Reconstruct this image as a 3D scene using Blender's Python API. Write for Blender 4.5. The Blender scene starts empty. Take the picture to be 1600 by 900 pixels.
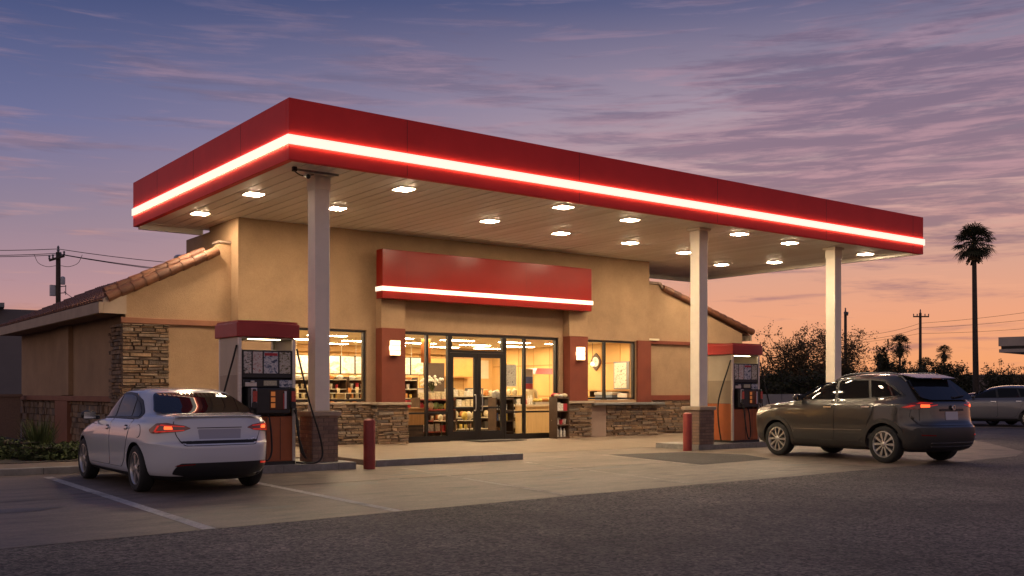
import bpy, bmesh, math, random
from mathutils import Vector, Matrix
from mathutils.bvhtree import BVHTree
from mathutils.geometry import delaunay_2d_cdt
R = math.radians
sc = bpy.context.scene
COL = sc.collection
rnd = random.Random(11)

# ------------------------------------------------------------ camera
F, HY, TH, EYE = 1573.8, 613.25, 0.6464, 1.45
SN, CS = math.sin(TH), math.cos(TH)
cam = bpy.data.cameras.new('camera'); cam_o = bpy.data.objects.new('camera', cam); COL.objects.link(cam_o)
cam.sensor_width = 36.0; cam.lens = 36.0 * F / 1600.0
cam.shift_y = (HY - 450.0) / 1600.0
cam.clip_end = 3000
cam_o.location = (0, 0, EYE); cam_o.rotation_euler = (R(90), 0, -TH)
sc.camera = cam_o

def at(px, d, z=0.0):
    """plan position seen in the direction px of the photograph, d metres deep"""
    r = (px - 800) / F
    return Vector(((SN + CS * r) * d, (CS - SN * r) * d, z))
def zat(py, d):
    return EYE + (HY - py) / F * d

# ------------------------------------------------------------ materials
def nt(m):
    m.use_nodes = True
    return m.node_tree.nodes, m.node_tree.links, m.node_tree.nodes['Principled BSDF']
MATS = {}
def M(name, col, rough=.6, metal=0, var=0, vs=3, bump=0, bs=40, coat=0, island=None, emit=None, es=0, spec=.5, stretch=None, var2=0, vs2=60, trans=0):
    if name in MATS: return MATS[name]
    m = bpy.data.materials.new(name); N, L, b = nt(m)
    b.inputs['Base Color'].default_value = (*col, 1)
    b.inputs['Roughness'].default_value = rough
    b.inputs['Metallic'].default_value = metal
    b.inputs['Specular IOR Level'].default_value = spec
    if coat:
        b.inputs['Coat Weight'].default_value = coat; b.inputs['Coat Roughness'].default_value = .04
    if emit:
        b.inputs['Emission Color'].default_value = (*emit, 1); b.inputs['Emission Strength'].default_value = es
    src = None
    def vec(scale=None):
        tc = N.new('ShaderNodeTexCoord')
        if stretch:
            mp = N.new('ShaderNodeMapping'); mp.inputs['Scale'].default_value = stretch
            L.new(tc.outputs['Object'], mp.inputs['Vector']); return mp.outputs['Vector']
        return tc.outputs['Object']
    if island:
        g = N.new('ShaderNodeNewGeometry'); r = N.new('ShaderNodeValToRGB')
        r.color_ramp.interpolation = 'LINEAR'
        els = r.color_ramp.elements
        while len(els) < len(island): els.new(.5)
        for i, c in enumerate(island):
            els[i].position = i / (len(island) - 1); els[i].color = (*c, 1)
        L.new(g.outputs['Random Per Island'], r.inputs['Fac']); src = r.outputs['Color']
    for v, s, det in ((var, vs, 6), (var2, vs2, 3)):
        if not v: continue
        n = N.new('ShaderNodeTexNoise'); n.inputs['Scale'].default_value = s; n.inputs['Detail'].default_value = det
        n.inputs['Roughness'].default_value = .62
        L.new(vec(), n.inputs['Vector'])
        mr = N.new('ShaderNodeMapRange'); mr.inputs['From Min'].default_value = .3; mr.inputs['From Max'].default_value = .7
        mr.inputs['To Min'].default_value = 1 - v; mr.inputs['To Max'].default_value = 1 + v
        L.new(n.outputs['Fac'], mr.inputs['Value'])
        mx = N.new('ShaderNodeVectorMath'); mx.operation = 'SCALE'
        if src: L.new(src, mx.inputs[0])
        else: mx.inputs[0].default_value = col
        L.new(mr.outputs['Result'], mx.inputs['Scale']); src = mx.outputs['Vector']
    if src: L.new(src, b.inputs['Base Color'])
    if bump:
        n2 = N.new('ShaderNodeTexNoise'); n2.inputs['Scale'].default_value = bs; n2.inputs['Detail'].default_value = 5
        L.new(vec(), n2.inputs['Vector'])
        bp = N.new('ShaderNodeBump'); bp.inputs['Strength'].default_value = bump; bp.inputs['Distance'].default_value = .02
        L.new(n2.outputs['Fac'], bp.inputs['Height']); L.new(bp.outputs['Normal'], b.inputs['Normal'])
    MATS[name] = m
    return m
def glass_mat(name, tint=(1, 1, 1), gloss=.12, rough=.02):
    m = bpy.data.materials.new(name); m.use_nodes = True; N, L = m.node_tree.nodes, m.node_tree.links; N.clear()
    o = N.new('ShaderNodeOutputMaterial'); t = N.new('ShaderNodeBsdfTransparent'); t.inputs['Color'].default_value = (*tint, 1)
    g = N.new('ShaderNodeBsdfGlossy'); g.inputs['Roughness'].default_value = rough
    fr = N.new('ShaderNodeLayerWeight'); fr.inputs['Blend'].default_value = gloss
    mx = N.new('ShaderNodeMixShader')
    L.new(fr.outputs['Fresnel'], mx.inputs['Fac']); L.new(t.outputs[0], mx.inputs[1]); L.new(g.outputs[0], mx.inputs[2])
    L.new(mx.outputs[0], o.inputs['Surface']); MATS[name] = m
    return m

# ------------------------------------------------------------ mesh builder
class MB:
    def __init__(s): s.v = []; s.f = []; s.m = []
    def poly(s, pts, mi=0):
        n = len(s.v); s.v += [Vector(p) for p in pts]; s.f.append(tuple(range(n, n + len(pts)))); s.m.append(mi); return s
    def box(s, x0, x1, y0, y1, z0, z1, mi=0):
        return s.hexa([(x0, y0, z0), (x1, y0, z0), (x1, y1, z0), (x0, y1, z0), (x0, y0, z1), (x1, y0, z1), (x1, y1, z1), (x0, y1, z1)], mi)
    def hexa(s, c, mi=0):
        n = len(s.v); s.v += [Vector(p) for p in c]
        for q in ((3, 2, 1, 0), (4, 5, 6, 7), (0, 1, 5, 4), (1, 2, 6, 5), (2, 3, 7, 6), (3, 0, 4, 7)):
            s.f.append(tuple(n + i for i in q)); s.m.append(mi)
        return s
    def prism(s, pts, d, mi=0):
        """closed outline (list of 3D points) swept by vector d"""
        n = len(s.v); k = len(pts); d = Vector(d)
        s.v += [Vector(p) for p in pts] + [Vector(p) + d for p in pts]
        s.f.append(tuple(range(n, n + k))[::-1]); s.m.append(mi)
        s.f.append(tuple(range(n + k, n + 2 * k))); s.m.append(mi)
        for i in range(k):
            j = (i + 1) % k; s.f.append((n + i, n + j, n + k + j, n + k + i)); s.m.append(mi)
        return s
    def cyl(s, a, b, r0, r1=None, n=16, mi=0):
        return s.tube([a, b], [r0, r0 if r1 is None else r1], n, mi)
    def tube(s, pts, rad, n=8, mi=0):
        pts = [Vector(p) for p in pts]
        if not isinstance(rad, (list, tuple)): rad = [rad] * len(pts)
        base = len(s.v); up = Vector((0, 0, 1)); prev = None
        for i, p in enumerate(pts):
            t = (pts[min(i + 1, len(pts) - 1)] - pts[max(i - 1, 0)]).normalized()
            if prev is None:
                a = t.cross(up) if abs(t.z) < .95 else t.cross(Vector((1, 0, 0)))
            else: a = prev - t * prev.dot(t)
            a.normalize(); prev = a; b = t.cross(a)
            for k in range(n):
                an = 2 * math.pi * k / n; s.v.append(p + (a * math.cos(an) + b * math.sin(an)) * rad[i])
        for i in range(len(pts) - 1):
            for k in range(n):
                q = base + i * n; s.f.append((q + k, q + (k + 1) % n, q + n + (k + 1) % n, q + n + k)); s.m.append(mi)
        s.f.append(tuple(base + k for k in range(n))[::-1]); s.m.append(mi)
        e = base + (len(pts) - 1) * n; s.f.append(tuple(e + k for k in range(n))); s.m.append(mi)
        return s
    def lathe(s, prof, c, axis='z', n=24, mi=0):
        """prof = [(radius, height)], closed with caps"""
        base = len(s.v); c = Vector(c)
        for r, h in prof:
            for k in range(n):
                a = 2 * math.pi * k / n; x, y = r * math.cos(a), r * math.sin(a)
                s.v.append(c + (Vector((x, y, h)) if axis == 'z' else Vector((h, x, y)) if axis == 'x' else Vector((y, h, x))))
        for i in range(len(prof) - 1):
            for k in range(n):
                q = base + i * n; s.f.append((q + k, q + (k + 1) % n, q + n + (k + 1) % n, q + n + k)); s.m.append(mi)
        s.f.append(tuple(base + k for k in range(n))[::-1]); s.m.append(mi)
        e = base + (len(prof) - 1) * n; s.f.append(tuple(e + k for k in range(n))); s.m.append(mi)
        return s
    def ball(s, c, r, n=12, mi=0, sq=(1, 1, 1)):
        c = Vector(c); m = n // 2; base = len(s.v)
        for i in range(m + 1):
            ph = math.pi * (i + (.02 if i == 0 else -.02 if i == m else 0)) / m
            for k in range(n):
                a = 2 * math.pi * k / n
                s.v.append(c + Vector((r * sq[0] * math.sin(ph) * math.cos(a), r * sq[1] * math.sin(ph) * math.sin(a), r * sq[2] * math.cos(ph))))
        for i in range(m):
            for k in range(n):
                q = base + i * n; s.f.append((q + n + k, q + n + (k + 1) % n, q + (k + 1) % n, q + k)); s.m.append(mi)
        s.f.append(tuple(base + k for k in range(n))); s.m.append(mi)
        e = base + m * n; s.f.append(tuple(e + k for k in range(n))[::-1]); s.m.append(mi)
        return s
    def build(s, name, mat, parent=None, bevel=0, smooth=False, origin=None, seg=2):
        o0 = Vector((0, 0, 0))
        if parent is not None: o0 = Vector(parent.get('_o', (0, 0, 0)))
        elif origin is not None: o0 = Vector(origin)
        me = bpy.data.meshes.new(name)
        me.from_pydata([v - o0 for v in s.v], [], s.f)
        mats = mat if isinstance(mat, (list, tuple)) else [mat]
        for q in mats: me.materials.append(q)
        for p, i in zip(me.polygons, s.m): p.material_index = i
        if bevel:
            bm = bmesh.new(); bm.from_mesh(me)
            bmesh.ops.bevel(bm, geom=list(bm.edges), offset=bevel, segments=seg, affect='EDGES', profile=.5, clamp_overlap=True)
            bm.to_mesh(me); bm.free()
        bm = bmesh.new(); bm.from_mesh(me); bmesh.ops.recalc_face_normals(bm, faces=bm.faces); bm.to_mesh(me); bm.free()
        if smooth:
            for p in me.polygons: p.use_smooth = True
            if smooth != 'all': me.set_sharp_from_angle(angle=R(38))
        o = bpy.data.objects.new(name, me); COL.objects.link(o)
        if parent is not None:
            o.parent = parent; o['_o'] = o0
        else:
            o.location = o0; o['_o'] = o0
        return o

def tag(o, label=None, cat=None, group=None, kind=None):
    if label: o['label'] = label
    if cat: o['category'] = cat
    if group: o['group'] = group
    if kind: o['kind'] = kind
    return o
def thing(name, label, cat, loc=(0, 0, 0), group=None):
    o = bpy.data.objects.new(name, None); COL.objects.link(o); o.location = loc; o['_o'] = Vector(loc)
    o.empty_display_size = .1
    return tag(o, label, cat, group)
def structure(o): o['kind'] = 'structure'; return o
def dup(root, loc, rotz=None, label=None, group=None):
    r = root.copy(); COL.objects.link(r); r.location = loc
    if rotz is not None: r.rotation_euler = (0, 0, rotz)
    if label: r['label'] = label
    if group: r['group'] = group
    for ch in list(root.children):
        c = ch.copy(); COL.objects.link(c); c.parent = r
        for g in list(ch.children):
            d = g.copy(); COL.objects.link(d); d.parent = c
    return r
def bez(pts, n=10):
    """Catmull-Rom through the points"""
    P = [Vector(p) for p in pts]; P = [2 * P[0] - P[1]] + P + [2 * P[-1] - P[-2]]; out = []
    for i in range(1, len(P) - 2):
        for k in range(n):
            t = k / n
            out.append(.5 * ((2 * P[i]) + (P[i + 1] - P[i - 1]) * t + (2 * P[i - 1] - 5 * P[i] + 4 * P[i + 1] - P[i + 2]) * t * t + (3 * P[i] - P[i - 1] - 3 * P[i + 1] + P[i + 2]) * t ** 3))
    out.append(P[-2]); return out

# ------------------------------------------------------------ palette
WARM = (1, .80, .56)
stucco = M('stucco', (.335, .212, .122), .9, var=.16, vs=1.2, bump=.35, bs=55, var2=.06, vs2=30)
stucco_d = M('stucco_taupe', (.27, .19, .15), .9, var=.10, vs=2, bump=.3, bs=55)
rust = M('rust_paint', (.175, .036, .016), .75, var=.12, vs=2, bump=.2, bs=60)
trimbrown = M('trim_brown', (.24, .095, .05), .75, var=.12, vs=2)
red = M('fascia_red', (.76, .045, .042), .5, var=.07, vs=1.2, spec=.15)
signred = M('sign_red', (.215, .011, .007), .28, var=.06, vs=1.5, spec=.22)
column_m = M('column_paint', (.84, .75, .62), .5, var=.07, vs=2)
redtop = M('pump_red', (.36, .025, .022), .42, var=.06, vs=3)
white_paint = M('white_paint', (.78, .73, .65), .5, var=.05, vs=2)
soffit_m = M('soffit_white', (.62, .56, .48), .42, island=[(.82, .77, .70), (.90, .86, .79), (.93, .89, .83)])
steel = M('brushed_steel', (.55, .52, .48), .38, .85, var=.1, vs=2, stretch=(1, 1, 14))
grey_metal = M('grey_metal', (.17, .17, .18), .55, .2, var=.1, vs=4)
black = M('black_plastic', (.012, .012, .013), .42, var=.2, vs=8)
rubber = M('rubber', (.012, .012, .012), .75, var=.15, vs=12)
darkframe = M('bronze_frame', (.018, .014, .012), .4, .3)
mortar = M('mortar', (.085, .066, .05), .95, var=.2, vs=10)
stone = M('ledge_stone', (.3, .22, .15), .92, island=[(.13, .088, .06), (.20, .13, .082), (.25, .16, .095), (.17, .13, .10), (.29, .185, .108), (.135, .105, .085), (.26, .16, .09), (.19, .115, .068)], var=.25, vs=9, bump=.6, bs=28)
brick = M('brick', (.19, .12, .09), .9, island=[(.17, .11, .085), (.26, .17, .12), (.21, .135, .105), (.30, .20, .14)], var=.15, vs=20, bump=.3, bs=60)
capstone = M('cap_stone', (.36, .28, .20), .85, var=.15, vs=6, bump=.25, bs=40)
tile_m = M('clay_tile', (.30, .105, .045), .62, island=[(.085, .030, .016), (.15, .054, .026), (.115, .042, .021), (.18, .07, .034)], var=.3, vs=6, bump=.3, bs=30)
tile_far = M('clay_roof', (.20, .085, .05), .8, island=[(.14, .06, .04), (.22, .095, .055), (.17, .075, .05)], var=.2, vs=6)
eave_m = M('eave_board', (.40, .30, .22), .8, var=.1, vs=3)
strip_m = M('strip_diffuser', (.8, .75, .65), .5, emit=(1, .87, .69), es=1.04)
slot_m = M('strip_slot', (.8, .75, .65), .5, emit=(1, .62, .36), es=13)
lamp_m = M('lamp_diffuser', (.9, .9, .85), .5, emit=(1, .77, .50), es=290)
room_lamp = M('room_lamp', (.9, .9, .85), .5, emit=(1, .77, .48), es=82)
sconce_m = M('sconce_glow', (.9, .85, .7), .5, emit=(1, .66, .33), es=3.6)
clear = glass_mat('clear_glass', (.97, .97, .95), .06)
smoke = glass_mat('pump_acrylic', (.88, .86, .80), .25, .12)
concrete_kerb = M('kerb_concrete', (.25, .235, .21), .9, var=.22, vs=2.5, bump=.25, bs=45, var2=.1, vs2=14)
# ------------------------------------------------------------ sky (world)
w = bpy.data.worlds.new('World'); sc.world = w; w.use_nodes = True
N, L = w.node_tree.nodes, w.node_tree.links; N.clear()
out = N.new('ShaderNodeOutputWorld'); bg = N.new('ShaderNodeBackground'); L.new(bg.outputs[0], out.inputs[0])
tc = N.new('ShaderNodeTexCoord'); sep = N.new('ShaderNodeSeparateXYZ'); L.new(tc.outputs['Generated'], sep.inputs[0])
def mth(op, a, b=None, clamp=False):
    n = N.new('ShaderNodeMath'); n.operation = op; n.use_clamp = clamp
    for i, x in enumerate((a, b)):
        if x is None: continue
        if isinstance(x, (int, float)): n.inputs[i].default_value = x
        else: L.new(x, n.inputs[i])
    return n.outputs[0]
def srgb(c): return tuple((x / 255 / 12.92) if x / 255 <= .04045 else ((x / 255 + .055) / 1.055) ** 2.4 for x in c)
def ramp(fac, stops, lin=False):
    r = N.new('ShaderNodeValToRGB'); e = r.color_ramp.elements
    while len(e) < len(stops): e.new(.5)
    for i, (p, c) in enumerate(stops): e[i].position = p; e[i].color = (*(c if lin else srgb(c)), 1)
    L.new(fac, r.inputs[0]); return r.outputs[0]
def mixc(f, a, b, mode='MIX'):
    n = N.new('ShaderNodeMix'); n.data_type = 'RGBA'; n.blend_type = mode; n.clamp_factor = True
    for i, x in ((0, f), (6, a), (7, b)):
        if isinstance(x, (int, float)): n.inputs[i].default_value = x
        elif isinstance(x, tuple): n.inputs[i].default_value = (*x, 1)
        else: L.new(x, n.inputs[i])
    return n.outputs[2]
X, Y, Z = sep.outputs
# azimuth from the sunset (world compass), elevation
SUNAZ = math.atan2(*reversed([at(1500, 1).x, at(1500, 1).y]))     # plan angle of the sunset
sx, sy = math.cos(SUNAZ), math.sin(SUNAZ)
hl = mth('SQRT', mth('ADD', mth('ADD', mth('MULTIPLY', X, X), mth('MULTIPLY', Y, Y)), 1e-5))
cosaz = mth('DIVIDE', mth('ADD', mth('MULTIPLY', X, sx), mth('MULTIPLY', Y, sy)), hl)
sinaz = mth('DIVIDE', mth('SUBTRACT', mth('MULTIPLY', Y, sx), mth('MULTIPLY', X, sy)), hl)
az = mth('ARCTAN2', sinaz, cosaz)
elv = mth('MULTIPLY', Z, 1.6, clamp=True)          # 0..1 for the lower sky (z .625 = 1)
def k(z): return min(1, z * 1.6)
east = ramp(elv, [(0, (246, 156, 104)), (k(.03), (246, 166, 114)), (k(.075), (238, 166, 130)), (k(.13), (214, 164, 146)), (k(.20), (206, 168, 166)),
                  (k(.27), (166, 148, 164)), (k(.36), (92, 96, 132)), (k(.62), (80, 88, 130))])
west = ramp(elv, [(0, (214, 146, 126)), (k(.05), (206, 150, 138)), (k(.10), (178, 142, 150)), (k(.16), (146, 130, 149)), (k(.24), (108, 112, 152)),
                  (k(.36), (60, 75, 120)), (k(.62), (74, 86, 130))])
back = ramp(elv, [(0, (212, 178, 164)), (k(.12), (214, 186, 176)), (k(.25), (196, 176, 178)), (k(.4), (154, 144, 158)), (k(.62), (98, 98, 122))])  # unseen sky behind the camera, brightened low down to light camera-facing fronts
t1 = mth('DIVIDE', mth('SUBTRACT', mth('ABSOLUTE', az), .12), .85, clamp=True)
n = N.new('ShaderNodeMapRange'); n.interpolation_type = 'SMOOTHSTEP'; L.new(t1, n.inputs[0]); t1 = n.outputs[0]
base = mixc(t1, east, west)
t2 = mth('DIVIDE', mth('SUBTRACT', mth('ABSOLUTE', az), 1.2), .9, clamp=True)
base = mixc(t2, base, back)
# streaky clouds on a high flat layer: project the direction on a plane
def cloudvec(sa, se, off):
    c = N.new('ShaderNodeCombineXYZ')
    L.new(mth('MULTIPLY', az, sa), c.inputs[0]); L.new(mth('ADD', mth('MULTIPLY', Z, se), mth('MULTIPLY', az, off)), c.inputs[1])
    return c.outputs[0]
def noise(v, scale, det, rough, dist):
    n = N.new('ShaderNodeTexNoise'); n.inputs['Scale'].default_value = scale; n.inputs['Detail'].default_value = det
    n.inputs['Roughness'].default_value = rough; n.inputs['Distortion'].default_value = dist
    L.new(v, n.inputs['Vector']); return n.outputs['Fac']
def sstep(x, a, b):
    n = N.new('ShaderNodeMapRange'); n.interpolation_type = 'SMOOTHSTEP'
    n.inputs['From Min'].default_value = a; n.inputs['From Max'].default_value = b; L.new(x, n.inputs[0]); return n.outputs[0]
fine = noise(cloudvec(6.5, 78, 1.4), 1.0, 8, .62, .35)
broad = noise(cloudvec(2.4, 13, -1.2), 1.0, 4, .5, .5)
wisp = noise(cloudvec(4.2, 44, -2.2), 1.2, 8, .64, .5)
# cover: thick on the sunset side above the horizon, thin elsewhere
right = sstep(mth('ABSOLUTE', az), .56, .10)
midel = mth('MULTIPLY', sstep(Z, .10, .20), sstep(Z, .37, .26))
cover = mth('ADD', mth('MULTIPLY', right, mth('MULTIPLY', midel, .26)), mth('MULTIPLY', sstep(broad, .42, .7), .17))
pinkm = mth('MULTIPLY', sstep(mth('ADD', fine, mth('MULTIPLY', cover, .75)), .55, .76), mth('ADD', .28, mth('MULTIPLY', right, .50)))
pinkc = ramp(elv, [(0, (250, 170, 118)), (k(.1), (238, 172, 140)), (k(.2), (206, 158, 164)), (k(.36), (148, 130, 156)), (1, (150, 130, 160))])
sky = mixc(pinkm, base, pinkc)
darkm = mth('MULTIPLY', sstep(mth('ADD', mth('ADD', mth('MULTIPLY', wisp, .55), mth('MULTIPLY', fine, .45)), mth('MULTIPLY', cover, .60)), .53, .665), mth('ADD', .44, mth('MULTIPLY', right, .26)))
darkc = ramp(elv, [(0, (176, 116, 108)), (k(.07), (150, 108, 118)), (k(.15), (124, 104, 120)), (k(.25), (104, 96, 122)), (1, (86, 84, 120))])
tex = noise(cloudvec(9, 105, 1.6), 1.0, 7, .66, .3)
darkc = mixc(mth('MULTIPLY', sstep(tex, .44, .66), .62), darkc, pinkc)
sky = mixc(darkm, sky, darkc)
# a few separate low bars of cloud
low = noise(cloudvec(2.6, 30, .5), 1.0, 5, .5, .3)
lowm = mth('MULTIPLY', mth('MULTIPLY', sstep(low, .57, .66), sstep(Z, .17, .10)), mth('MULTIPLY', sstep(Z, .015, .04), .75))
sky = mixc(lowm, sky, ramp(elv, [(0, (150, 98, 104)), (k(.15), (116, 94, 122))][0:2]))
below = sstep(Z, -.002, -.03)
sky = mixc(below, sky, srgb((70, 60, 62)))
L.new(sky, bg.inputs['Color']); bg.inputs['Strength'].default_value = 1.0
w.cycles.sampling_method = 'AUTOMATIC'
# last glow of the sun, just under the clouds at the horizon
sl = bpy.data.lights.new('sun', 'SUN'); so = bpy.data.objects.new('sun', sl); COL.objects.link(so)
sl.energy = .12; sl.angle = R(12); sl.color = (1, .62, .38)
so.rotation_euler = Vector((-sx, -sy, -math.tan(R(3)))).to_track_quat('-Z', 'Y').to_euler()
sc.view_settings.view_transform = 'Standard'; sc.view_settings.look = 'None'
sc.view_settings.exposure = 0; sc.view_settings.gamma = 1; sc.view_settings.use_curve_mapping = False
sc.render.engine = 'CYCLES'
cy = sc.cycles
cy.use_denoising = True; cy.max_bounces = 7; cy.diffuse_bounces = 3; cy.glossy_bounces = 3; cy.transparent_max_bounces = 12
cy.transmission_bounces = 4; cy.sample_clamp_indirect = 4; cy.caustics_reflective = False; cy.caustics_refractive = False
try:
    cy.denoiser = 'OPENIMAGEDENOISE'; cy.denoising_input_passes = 'RGB_ALBEDO_NORMAL'
except Exception: pass
cy.use_light_tree = True
cy.use_adaptive_sampling = True; cy.adaptive_threshold = .008

# ------------------------------------------------------------ ground
def ground_mat(name, c0, c1, fine_s, fine_amt, rough, blotch=.25, bump=.3, stretch=(1, 1, 1), stain=None, grit=0, grit_amt=.5):
    m = bpy.data.materials.new(name); N, L, b = nt(m); MATS[name] = m
    tc = N.new('ShaderNodeTexCoord'); mp = N.new('ShaderNodeMapping'); mp.inputs['Scale'].default_value = stretch
    L.new(tc.outputs['Object'], mp.inputs['Vector'])
    def ns(s, d, v=tc.outputs['Object'], r=.6):
        n = N.new('ShaderNodeTexNoise'); n.inputs['Scale'].default_value = s; n.inputs['Detail'].default_value = d; n.inputs['Roughness'].default_value = r
        L.new(v, n.inputs['Vector']); return n.outputs['Fac']
    big = ns(.35, 6, mp.outputs['Vector']); mid = ns(1.7, 8, mp.outputs['Vector'], .7); fin = ns(fine_s, 3)
    grain = None
    if grit:
        vo = N.new('ShaderNodeTexVoronoi'); vo.inputs['Scale'].default_value = grit; L.new(tc.outputs['Object'], vo.inputs['Vector'])
        sp3 = N.new('ShaderNodeSeparateColor'); L.new(vo.outputs['Color'], sp3.inputs[0]); grain = sp3.outputs[0]
    def mr(x, a, b_, lo, hi):
        n = N.new('ShaderNodeMapRange'); n.inputs['From Min'].default_value = a; n.inputs['From Max'].default_value = b_
        n.inputs['To Min'].default_value = lo; n.inputs['To Max'].default_value = hi; L.new(x, n.inputs[0]); return n.outputs[0]
    mx = N.new('ShaderNodeMix'); mx.data_type = 'RGBA'; mx.inputs[6].default_value = (*c0, 1); mx.inputs[7].default_value = (*c1, 1)
    L.new(mr(mid, .3, .7, 0, 1), mx.inputs[0]); col = mx.outputs[2]
    for x, amt in ((big, blotch), (fin, fine_amt)):
        v = N.new('ShaderNodeVectorMath'); v.operation = 'SCALE'; L.new(col, v.inputs[0]); L.new(mr(x, .3, .7, 1 - amt, 1 + amt), v.inputs['Scale']); col = v.outputs['Vector']
    if grit:
        v = N.new('ShaderNodeVectorMath'); v.operation = 'SCALE'; L.new(col, v.inputs[0]); L.new(mr(grain, 0, 1, 1 - grit_amt, 1 + grit_amt), v.inputs['Scale']); col = v.outputs['Vector']
    if stain:
        st = ns(stain, 5, mp.outputs['Vector'], .55)
        v = N.new('ShaderNodeVectorMath'); v.operation = 'SCALE'; L.new(col, v.inputs[0]); L.new(mr(st, .56, .70, 1, .50), v.inputs['Scale']); col = v.outputs['Vector']
    L.new(col, b.inputs['Base Color']); b.inputs['Roughness'].default_value = rough
    bp = N.new('ShaderNodeBump'); bp.inputs['Strength'].default_value = bump; bp.inputs['Distance'].default_value = .015
    L.new(fin, bp.inputs['Height']); L.new(bp.outputs['Normal'], b.inputs['Normal'])
    return m
asphalt = ground_mat('asphalt', (.080, .064, .056), (.135, .110, .094), 42, .55, .8, .42, .9, grit=31, grit_amt=.82)
asphalt_b = ground_mat('asphalt_patch', (.035, .03, .028), (.058, .05, .046), 50, .4, .85, .15, .7)
concrete = ground_mat('concrete', (.108, .080, .060), (.210, .156, .115), 30, .16, .58, .30, .2, (1, 2.4, 1), .9, grit=30, grit_amt=.12)
walk_m = ground_mat('walkway', (.165, .118, .080), (.215, .155, .108), 40, .08, .7, .10, .15)
line_m = ground_mat('line_paint', (.36, .33, .29), (.56, .52, .46), 26, .3, .75, .2, .1, (1, 1, 1), 2.2)
soil = ground_mat('soil', (.05, .04, .03), (.09, .07, .05), 25, .4, .95, .2, .8)

structure(MB().poly([(-900, -900, 0), (900, -900, 0), (900, 900, 0), (-900, 900, 0)]).build('asphalt_ground', asphalt))
edge = [(-25, 9.7), (1.83, 10.28), (6.2, 10.58), (9, 10.76), (11.9, 10.9), (14.7, 10.95), (17.1, 11.1), (20.4, 11.14), (23.0, 11.4), (24.8, 12.11), (28.98, 15.38), (31, 18.5), (31, 40), (-25, 40)]
structure(MB().poly([(x, y, .004) for x, y in edge]).build('concrete_forecourt', concrete))
# joints sawn in the concrete
jb = MB()
for y in (14.6, 18.9):
    jb.box(-8, 27, y, y + .02, .0045, .006)
for x in (17.4, 21.2, 25.0): jb.box(x, x + .02, 11.3 + (.9 if x > 24 else 0), 17.2, .0045, .006)
structure(jb.build('concrete_joints', M('joint', (.10, .09, .08), .9)))
worn_line = ground_mat('worn_line_paint', (.20, .165, .13), (.36, .315, .265), 26, .35, .75, .3, .1, (1, 1, 1), 1.6)
def line(x0, y0, x1, y1, wd=.11, m=None):
    d = Vector((x1 - x0, y1 - y0, 0)).normalized(); nrm = Vector((-d.y, d.x, 0)) * wd / 2
    a, b = Vector((x0, y0, .008)), Vector((x1, y1, .008))
    structure(MB().poly([a - nrm, b - nrm, b + nrm, a + nrm]).build('parking_line', m or line_m))
line(3.86, 10.42, 4.03, 18.5, .15); line(6.28, 10.62, 6.5, 17.0, .13); line(9.14, 10.8, 9.9, 16.6, .10, worn_line)
line(11.9, 10.93, 12.8, 16.6, .08, worn_line); line(15.0, 13.6, 15.7, 17.3, .09, worn_line); line(15.0, 11.0, 15.0, 13.5, .05, worn_line)
structure(MB().poly([(x, y, .010) for x, y in [(15.85, 17.3), (17.95, 16.95), (18.4, 15.4), (17.6, 14.0), (15.1, 13.75)]]).build('asphalt_repair', asphalt_b))
# stains dripped on the bays
def blob(cx, cy, rx, ry, seed, name, z=.007):
    r = random.Random(seed); n = 26; ph = [r.uniform(0, 6.28) for _ in range(4)]
    pts = []
    for i in range(n):
        a = 2 * math.pi * i / n; q = 1 + .22 * math.sin(2 * a + ph[0]) + .16 * math.sin(3 * a + ph[1]) + .12 * math.sin(5 * a + ph[2])
        pts.append((cx + rx * q * math.cos(a), cy + ry * q * math.sin(a), z))
    structure(MB().poly(pts).build(name, oil))
oil = ground_mat('oil', (.06, .047, .036), (.11, .085, .066), 20, .2, .5, .3, .1)
blob(9.3, 15.3, .35, .16, 3, 'oil_stain'); blob(9.9, 15.7, .55, .25, 4, 'oil_stain'); blob(8.55, 14.6, .14, .09, 5, 'oil_stain')
for i, (x, y, a, b) in enumerate(((7.6, 14.2, .5, .22), (10.9, 13.2, .3, .14), (13.2, 14.4, .6, .2), (13.9, 12.3, .18, .1), (16.6, 12.6, .34, .15), (5.2, 11.9, .3, .16), (2.6, 13.5, .5, .2), (19.0, 16.2, .5, .2), (12.0, 16.5, .22, .1), (7.9, 12.2, .16, .1))): blob(x, y, a, b, 20 + i, 'oil_stain', .0072 + i * .0001)
# walkway, kerbs, ramp
structure(MB().box(-25, 9.2, 19.3, 23.9, -.1, .12).build('walkway_left', walk_m, bevel=.015))
structure(MB().box(9.2, 9.7, 19.3, 23.2, -.1, .118).build('walkway_middle', walk_m))
structure(MB().box(9.72, 13.25, 17.36, 23.2, -.1, .12).build('walkway', walk_m, bevel=.02))
kb = MB()
for x0, x1 in ((9.68, 11.0), (11.01, 12.2), (12.21, 13.28)): kb.box(x0, x1, 17.2, 17.35, -.05, .135)
kb.box(13.26, 13.40, 17.355, 18.4, -.05, .118)
structure(kb.build('walkway_kerb', concrete_kerb, bevel=.012))
structure(MB().poly([(13.41, 19.0, .006), (31, 19.0, .006), (31, 22.2, .11), (13.41, 22.2, .11)]).poly([(13.41, 22.2, .11), (31, 22.2, .11), (31, 23.9, .11), (13.41, 23.9, .11)])
          .poly([(13.27, 18.4, .012), (13.41, 18.4, .006), (13.41, 19.0, .006), (13.27, 19.0, .012)]).build('walkway_ramp', walk_m))
kl = MB()
for i in range(12): kl.box(-17.9 + 2 * i, -15.91 + 2 * i if i < 11 else 6.1, 19.13, 19.297, -.05, .128)
structure(kl.build('planter_kerb', concrete_kerb, bevel=.012))
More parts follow.
